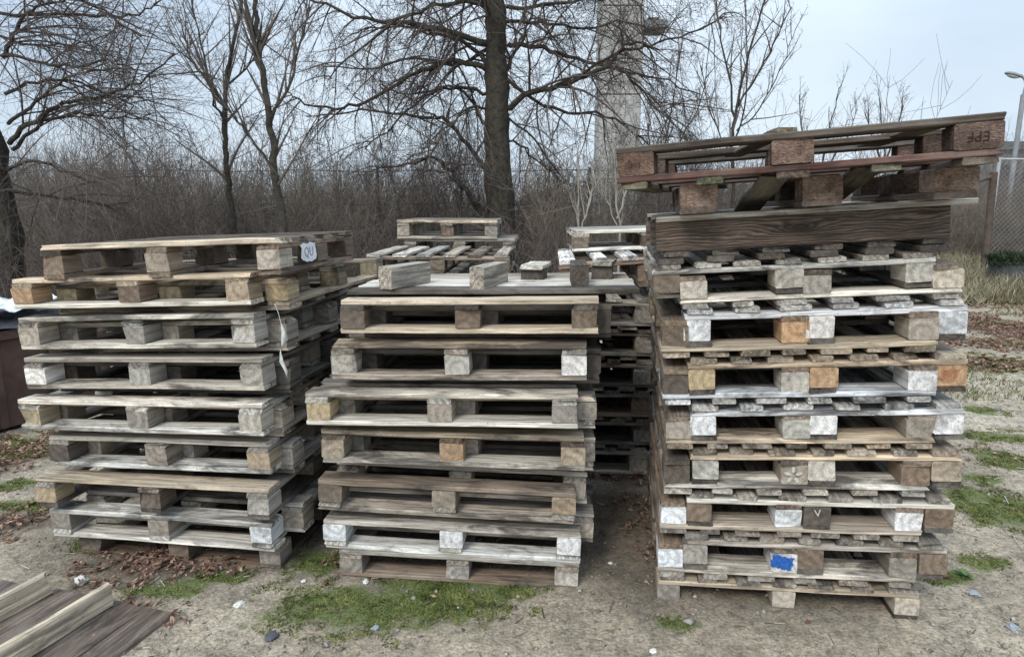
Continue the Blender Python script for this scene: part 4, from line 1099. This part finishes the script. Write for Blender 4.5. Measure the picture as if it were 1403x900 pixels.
TALL = [(110, 11.5, .95, 'tall tangled shrub right of the left trunk'), (190, 12.6, 1.15, 'highest shrub left of the two slim trees'), (262, 11.4, .9, 'tall shrub just left of the thinner slim tree'), (345, 12.4, 1.0, 'tall shrub seen between the two slim trees'),
        (445, 11.8, 1.12, 'tall shrub right of the forked slim tree'), (525, 12.8, .9, 'reddish tall shrub left of the big tree'), (610, 13.0, 1.05, 'tall shrub close left of the big trunk'), (760, 12.4, 1.1, 'tall shrub between the big trunk and the concrete tower'),
        (905, 12.2, 1.1, 'tall shrub right of the concrete tower'), (985, 13.2, .95, 'tall shrub behind the left end of the red-brown top pallets'), (1150, 13.5, 1.0, 'tall shrub behind the red-brown top pallets')]
for i, (px_, y0, s_, lb) in enumerate(TALL):
    o = link('bush', bush_c, (TWIG_DARK, THICK, TWIG)[i % 3]); o.location = ((px_ - 701.5) / FPX * y0, y0, 0); o.rotation_euler = (0, 0, i * 2.1); o.scale = (1, 1, s_)
    if o.data.materials[0] != (TWIG_DARK, THICK, TWIG)[i % 3]: o.material_slots[0].link = 'OBJECT'; o.material_slots[0].material = (TWIG_DARK, THICK, TWIG)[i % 3]
    tag(o, lb, 'bush', 'bare bushes at the edge of the yard')
for i, (px_, y0, s_, lb) in enumerate(BUSHES):
    X = (px_ - 701.5) / FPX * y0
    o = link('bush', (bush_a, bush_b)[i % 2], THICK if i % 3 else TWIG_DARK); o.location = (X, y0, 0); o.rotation_euler = (0, 0, i * 1.3); o.scale = (1, 1, s_)
    tag(o, lb, 'bush', 'bare bushes at the edge of the yard')

# dry grass and bramble at the right
pts = []
for i in range(26000):
    y = random.uniform(11, 30); x = random.uniform(y * .60, y * .86)
    if noise.noise((x * .7, y * .7, 2)) > -.25: pts.append((x, y, 0))
tag(blades('dry_grass', pts, .3, .016, DRY, .55), 'yellow dry grass at the right edge below the fence', 'grass', kind='stuff')
pts = []
for i in range(14000):
    y = random.uniform(5.5, 12); x = random.uniform(y * .3, y * .9)
    if noise.noise((x * .8, y * .8, 7)) > .05: pts.append((x, y, 0))
tag(blades('short_grass', pts, .05, .005, MOSS, .6), 'short green grass in patches right of the right stack', 'grass', kind='stuff')
pts = []
for i in range(6000):
    y = random.uniform(6.5, 11.5); x = random.uniform(y * .55, y * .86)
    if noise.noise((x * .9, y * 1.6, 17)) > .0: pts.append((x, y, .0))
tag(link('leaf_litter', leaf_mesh('leaf_litter', pts, .035, .06), LEAF), 'brown leaf litter between the grass at right', 'leaves', kind='stuff')

# ---------------------------------------------------------------- concrete tower, fence, posts, lamp, building
def box(name, x0, x1, y0, y1, z0, z1, mat, parent=None, bev=0):
    c = Vector(((x0 + x1) / 2, (y0 + y1) / 2, z0)); hx, hy, hz = (x1 - x0) / 2, (y1 - y0) / 2, z1 - z0
    me = box_mesh(name, [(-hx, -hy, 0), (hx, -hy, 0), (hx, hy, 0), (-hx, hy, 0), (-hx, -hy, hz), (hx, -hy, hz), (hx, hy, hz), (-hx, hy, hz)])
    if bev:
        bm = bmesh.new(); bm.from_mesh(me); bmesh.ops.bevel(bm, geom=bm.edges[:], offset=bev, segments=1, affect='EDGES'); bm.to_mesh(me); bm.free()
    o = link(name, me, mat, parent)
    o.location = c - (parent.location if parent else Vector((0, 0, 0)))
    return o
CONC = simple('mottled_concrete', (.26, .255, .235), (.5, .49, .46), 5, .95, .4, .02, det=10)
CONC2 = simple('grey_concrete', (.14, .145, .15), (.24, .24, .24), 3, .9, .2)
tw_e = empty('concrete_tower', Matrix.Translation((3.16, 20.5, 0)), 'tall square weathered concrete pillar of a disused tower behind the trees', 'tower')
for i, (z0, z1) in enumerate([(0, 2.4), (2.42, 4.8), (4.82, 7.2), (7.22, 9.6), (9.62, 12)]):
    box('wall_panel', 2.56, 3.76, 20, 21.2, z0, z1, CONC, tw_e, .02)
box('bracket', 3.762, 4.46, 20.1, 20.5, 6.66, 6.86, CONC2, tw_e, .01)
box('bracket', 3.762, 4.46, 20.7, 21.1, 6.66, 6.86, CONC2, tw_e, .01)
box('rusty_plate', 3.9, 4.2, 20.1, 21.1, 6.863, 6.93, simple('rust', (.1, .05, .04), (.2, .1, .07), 8), tw_e)

# wire fence in front of the thicket
METAL = simple('grey_wire', (.05, .05, .05), (.1, .1, .1), 10, .6, 0)
fe = empty('wire_fence', Matrix.Translation((0, 13, 0)), 'thin wire fence crossing in front of the thicket', 'fence')
for z in (2.33, 1.7):
    T1 = Tubes(); T1.tube([(x_, 0, z - .03 * math.sin((x_ + 12) * 1.2) ** 2) for x_ in np.linspace(-12, 4.5, 60)], .008, .008, 4); T1.build('wire', METAL, fe)
for x_ in (-12, -7.3, -2.6, 1.5, 4.5):
    T1 = Tubes(); T1.tube([(x_, .02, -.1), (x_, .02, 2.38)], .03, .028, 6); T1.build('post', TWIG, fe)

# right hand corner: leaning post, chain-link fence, planter, building, lamp
GRPOST = simple('weathered_post', (.06, .045, .035), (.13, .1, .08), 6, .9, .3)
b0 = at(1352, 338, 16); b1 = at(1362, 236, 16)
T1 = Tubes(); T1.tube([(b0.x, 16, -.05), tuple(b0), tuple((b0 + b1) / 2), tuple(b1)], .085, .08, 8)
lp_e = empty('leaning_post', Matrix.Translation((b0.x, 16, 0)), 'dark leaning wooden post at the right edge before the fence', 'post')
T1.build('post', GRPOST, lp_e, (b0.x, 16, 0))
T1 = Tubes(); a_ = at(1312, 262, 16); T1.tube([tuple(b1 - Vector((0, 0, .1))), tuple((a_ + b1) / 2), tuple(a_)], .05, .05, 6); T1.build('brace', GRPOST, lp_e, (b0.x, 16, 0))
PALEM = simple('galvanised', (.3, .31, .31), (.45, .46, .46), 10, .5, 0)
fx = at(1370, 215, 18)
ce = empty('chain_link_fence', Matrix.Translation((fx.x, 18, 0)), 'chain-link fence with a pale concrete post at the right edge', 'fence')
def tubep(name, P, r, mat, parent, k=6):
    T = Tubes(); T.tube(P, r, r, k); return T.build(name, mat, parent)
tubep('post', [(0, 0, -.1), (0, 0, 2.9)], .045, PALEM, ce); tubep('post', [(3.2, .3, -.1), (3.2, .3, 2.9)], .045, PALEM, ce)
tubep('rail', [(0, 0, 2.86), (3.2, .3, 2.86)], .03, PALEM, ce); tubep('rail', [(0, 0, .3), (3.2, .3, .3)], .02, PALEM, ce)
T1 = Tubes()
for i in range(-18, 25):
    for sg in (1, -1):
        P = []
        for z in (0.3, 2.86):
            x_ = i * .14 + sg * (z - .3)
            P.append((x_, z))
        (xa, za), (xb, zb) = P
        def clipx(x_): return za + (x_ - xa) * (zb - za) / (xb - xa)
        lo_x, hi_x = max(0, min(xa, xb)), min(3.2, max(xa, xb))
        if hi_x - lo_x > .05: T1.tube([(lo_x, lo_x * .09, clipx(lo_x)), (hi_x, hi_x * .09, clipx(hi_x))], .0028, .0028, 3)
mo_ = T1.build('wire_mesh', PALEM, ce); mo_['kind'] = 'stuff'
# concrete planter trough with green growth
g = at(1395, 352, 14)
pe = empty('planter', Matrix.Translation((g.x, 14, 0)), 'dark concrete trough overgrown with green at the right edge', 'planter')
DC = simple('dark_concrete', (.04, .045, .045), (.1, .105, .1), 6)
T1 = [(-.45, -.25), (.6, -.25), (.6, .25), (-.45, .25)]
box('trough', g.x - .45, g.x + .6, 13.75, 14.25, 0, .5, DC, pe, .03)
bl_ = blades('foliage', [(random.uniform(-.5, .6), random.uniform(-.3, .3), .5 + random.uniform(-.1, .12)) for _ in range(2500)], .1, .016, flat_mat('ivy_green', (.035, .05, .025)), .9)
bl_.parent = pe; bl_['kind'] = 'stuff'
# far low building with grey roof
ROOF = simple('grey_roof', (.1, .105, .11), (.16, .165, .17), 2, .8, 0)
WALLM = simple('far_wall', (.16, .17, .18), (.24, .25, .26), 2, .9, 0)
be = empty('far_building', Matrix.Translation((50, 62, 0)), 'distant long building with a flat grey roof at the right edge', 'building')
wl = box('wall', 41.8, 64, 60, 72, 0, 6.4, WALLM, be)
box('roof', 41.4, 64.4, 59.6, 72.4, 6.403, 7.1, ROOF, be)
WIN = flat_mat('dark_glass', (.03, .035, .045), .2)
for k in range(9):
    w_ = box('window', 43 + k * 2.3, 44.5 + k * 2.3, 59.96, 60.06, 3.6, 5.2, WALLM, be)
    pn = box_mesh('pane', [(-.65, -.07, .1), (.65, -.07, .1), (.65, -.055, .1), (-.65, -.055, .1), (-.65, -.07, 1.5), (.65, -.07, 1.5), (.65, -.055, 1.5), (-.65, -.055, 1.5)])
    link('pane', pn, WIN, w_)
# street lamp
h0 = at(1388, 104, 26); pb = at(1402, 130, 26); 
le_ = empty('street_lamp', Matrix.Translation((pb.x, 26, 0)), 'grey street lamp with a small curved head above the fence at right', 'street lamp')
PM = simple('lamp_metal', (.2, .21, .22), (.3, .31, .32), 5, .5, 0)
tubep('pole', [(0, 0, -.1), (0, 0, 3), (0, 0, pb.z)], .085, PM, le_, 8)
tx = pb.x
tubep('arm', [(0, 0, pb.z - .02), (.05, 0, pb.z + .35), (-.02, 0, pb.z + .55), (h0.x - tx + .28, 0, h0.z + .02)], .045, PM, le_, 7)
bm = bmesh.new(); bmesh.ops.create_uvsphere(bm, u_segments=14, v_segments=8, radius=1)
for v in bm.verts: v.co = Vector((v.co.x * .34, v.co.y * .16, v.co.z * (.11 if v.co.z > 0 else .05)))
me = bpy.data.meshes.new('head'); bm.to_mesh(me); bm.free()
ho = link('head', me, PM, le_, Matrix.Translation((h0.x - tx, 0, h0.z + .02)) @ Matrix.Rotation(R(14), 4, 'Y'))
bm = bmesh.new(); bmesh.ops.create_uvsphere(bm, u_segments=12, v_segments=6, radius=1)
for v in bm.verts: v.co = Vector((v.co.x * .26, v.co.y * .12, v.co.z * .09 - .02))
me = bpy.data.meshes.new('glass'); bm.to_mesh(me); bm.free()
link('glass', me, flat_mat('lamp_glass', (.6, .62, .62), .2), ho)
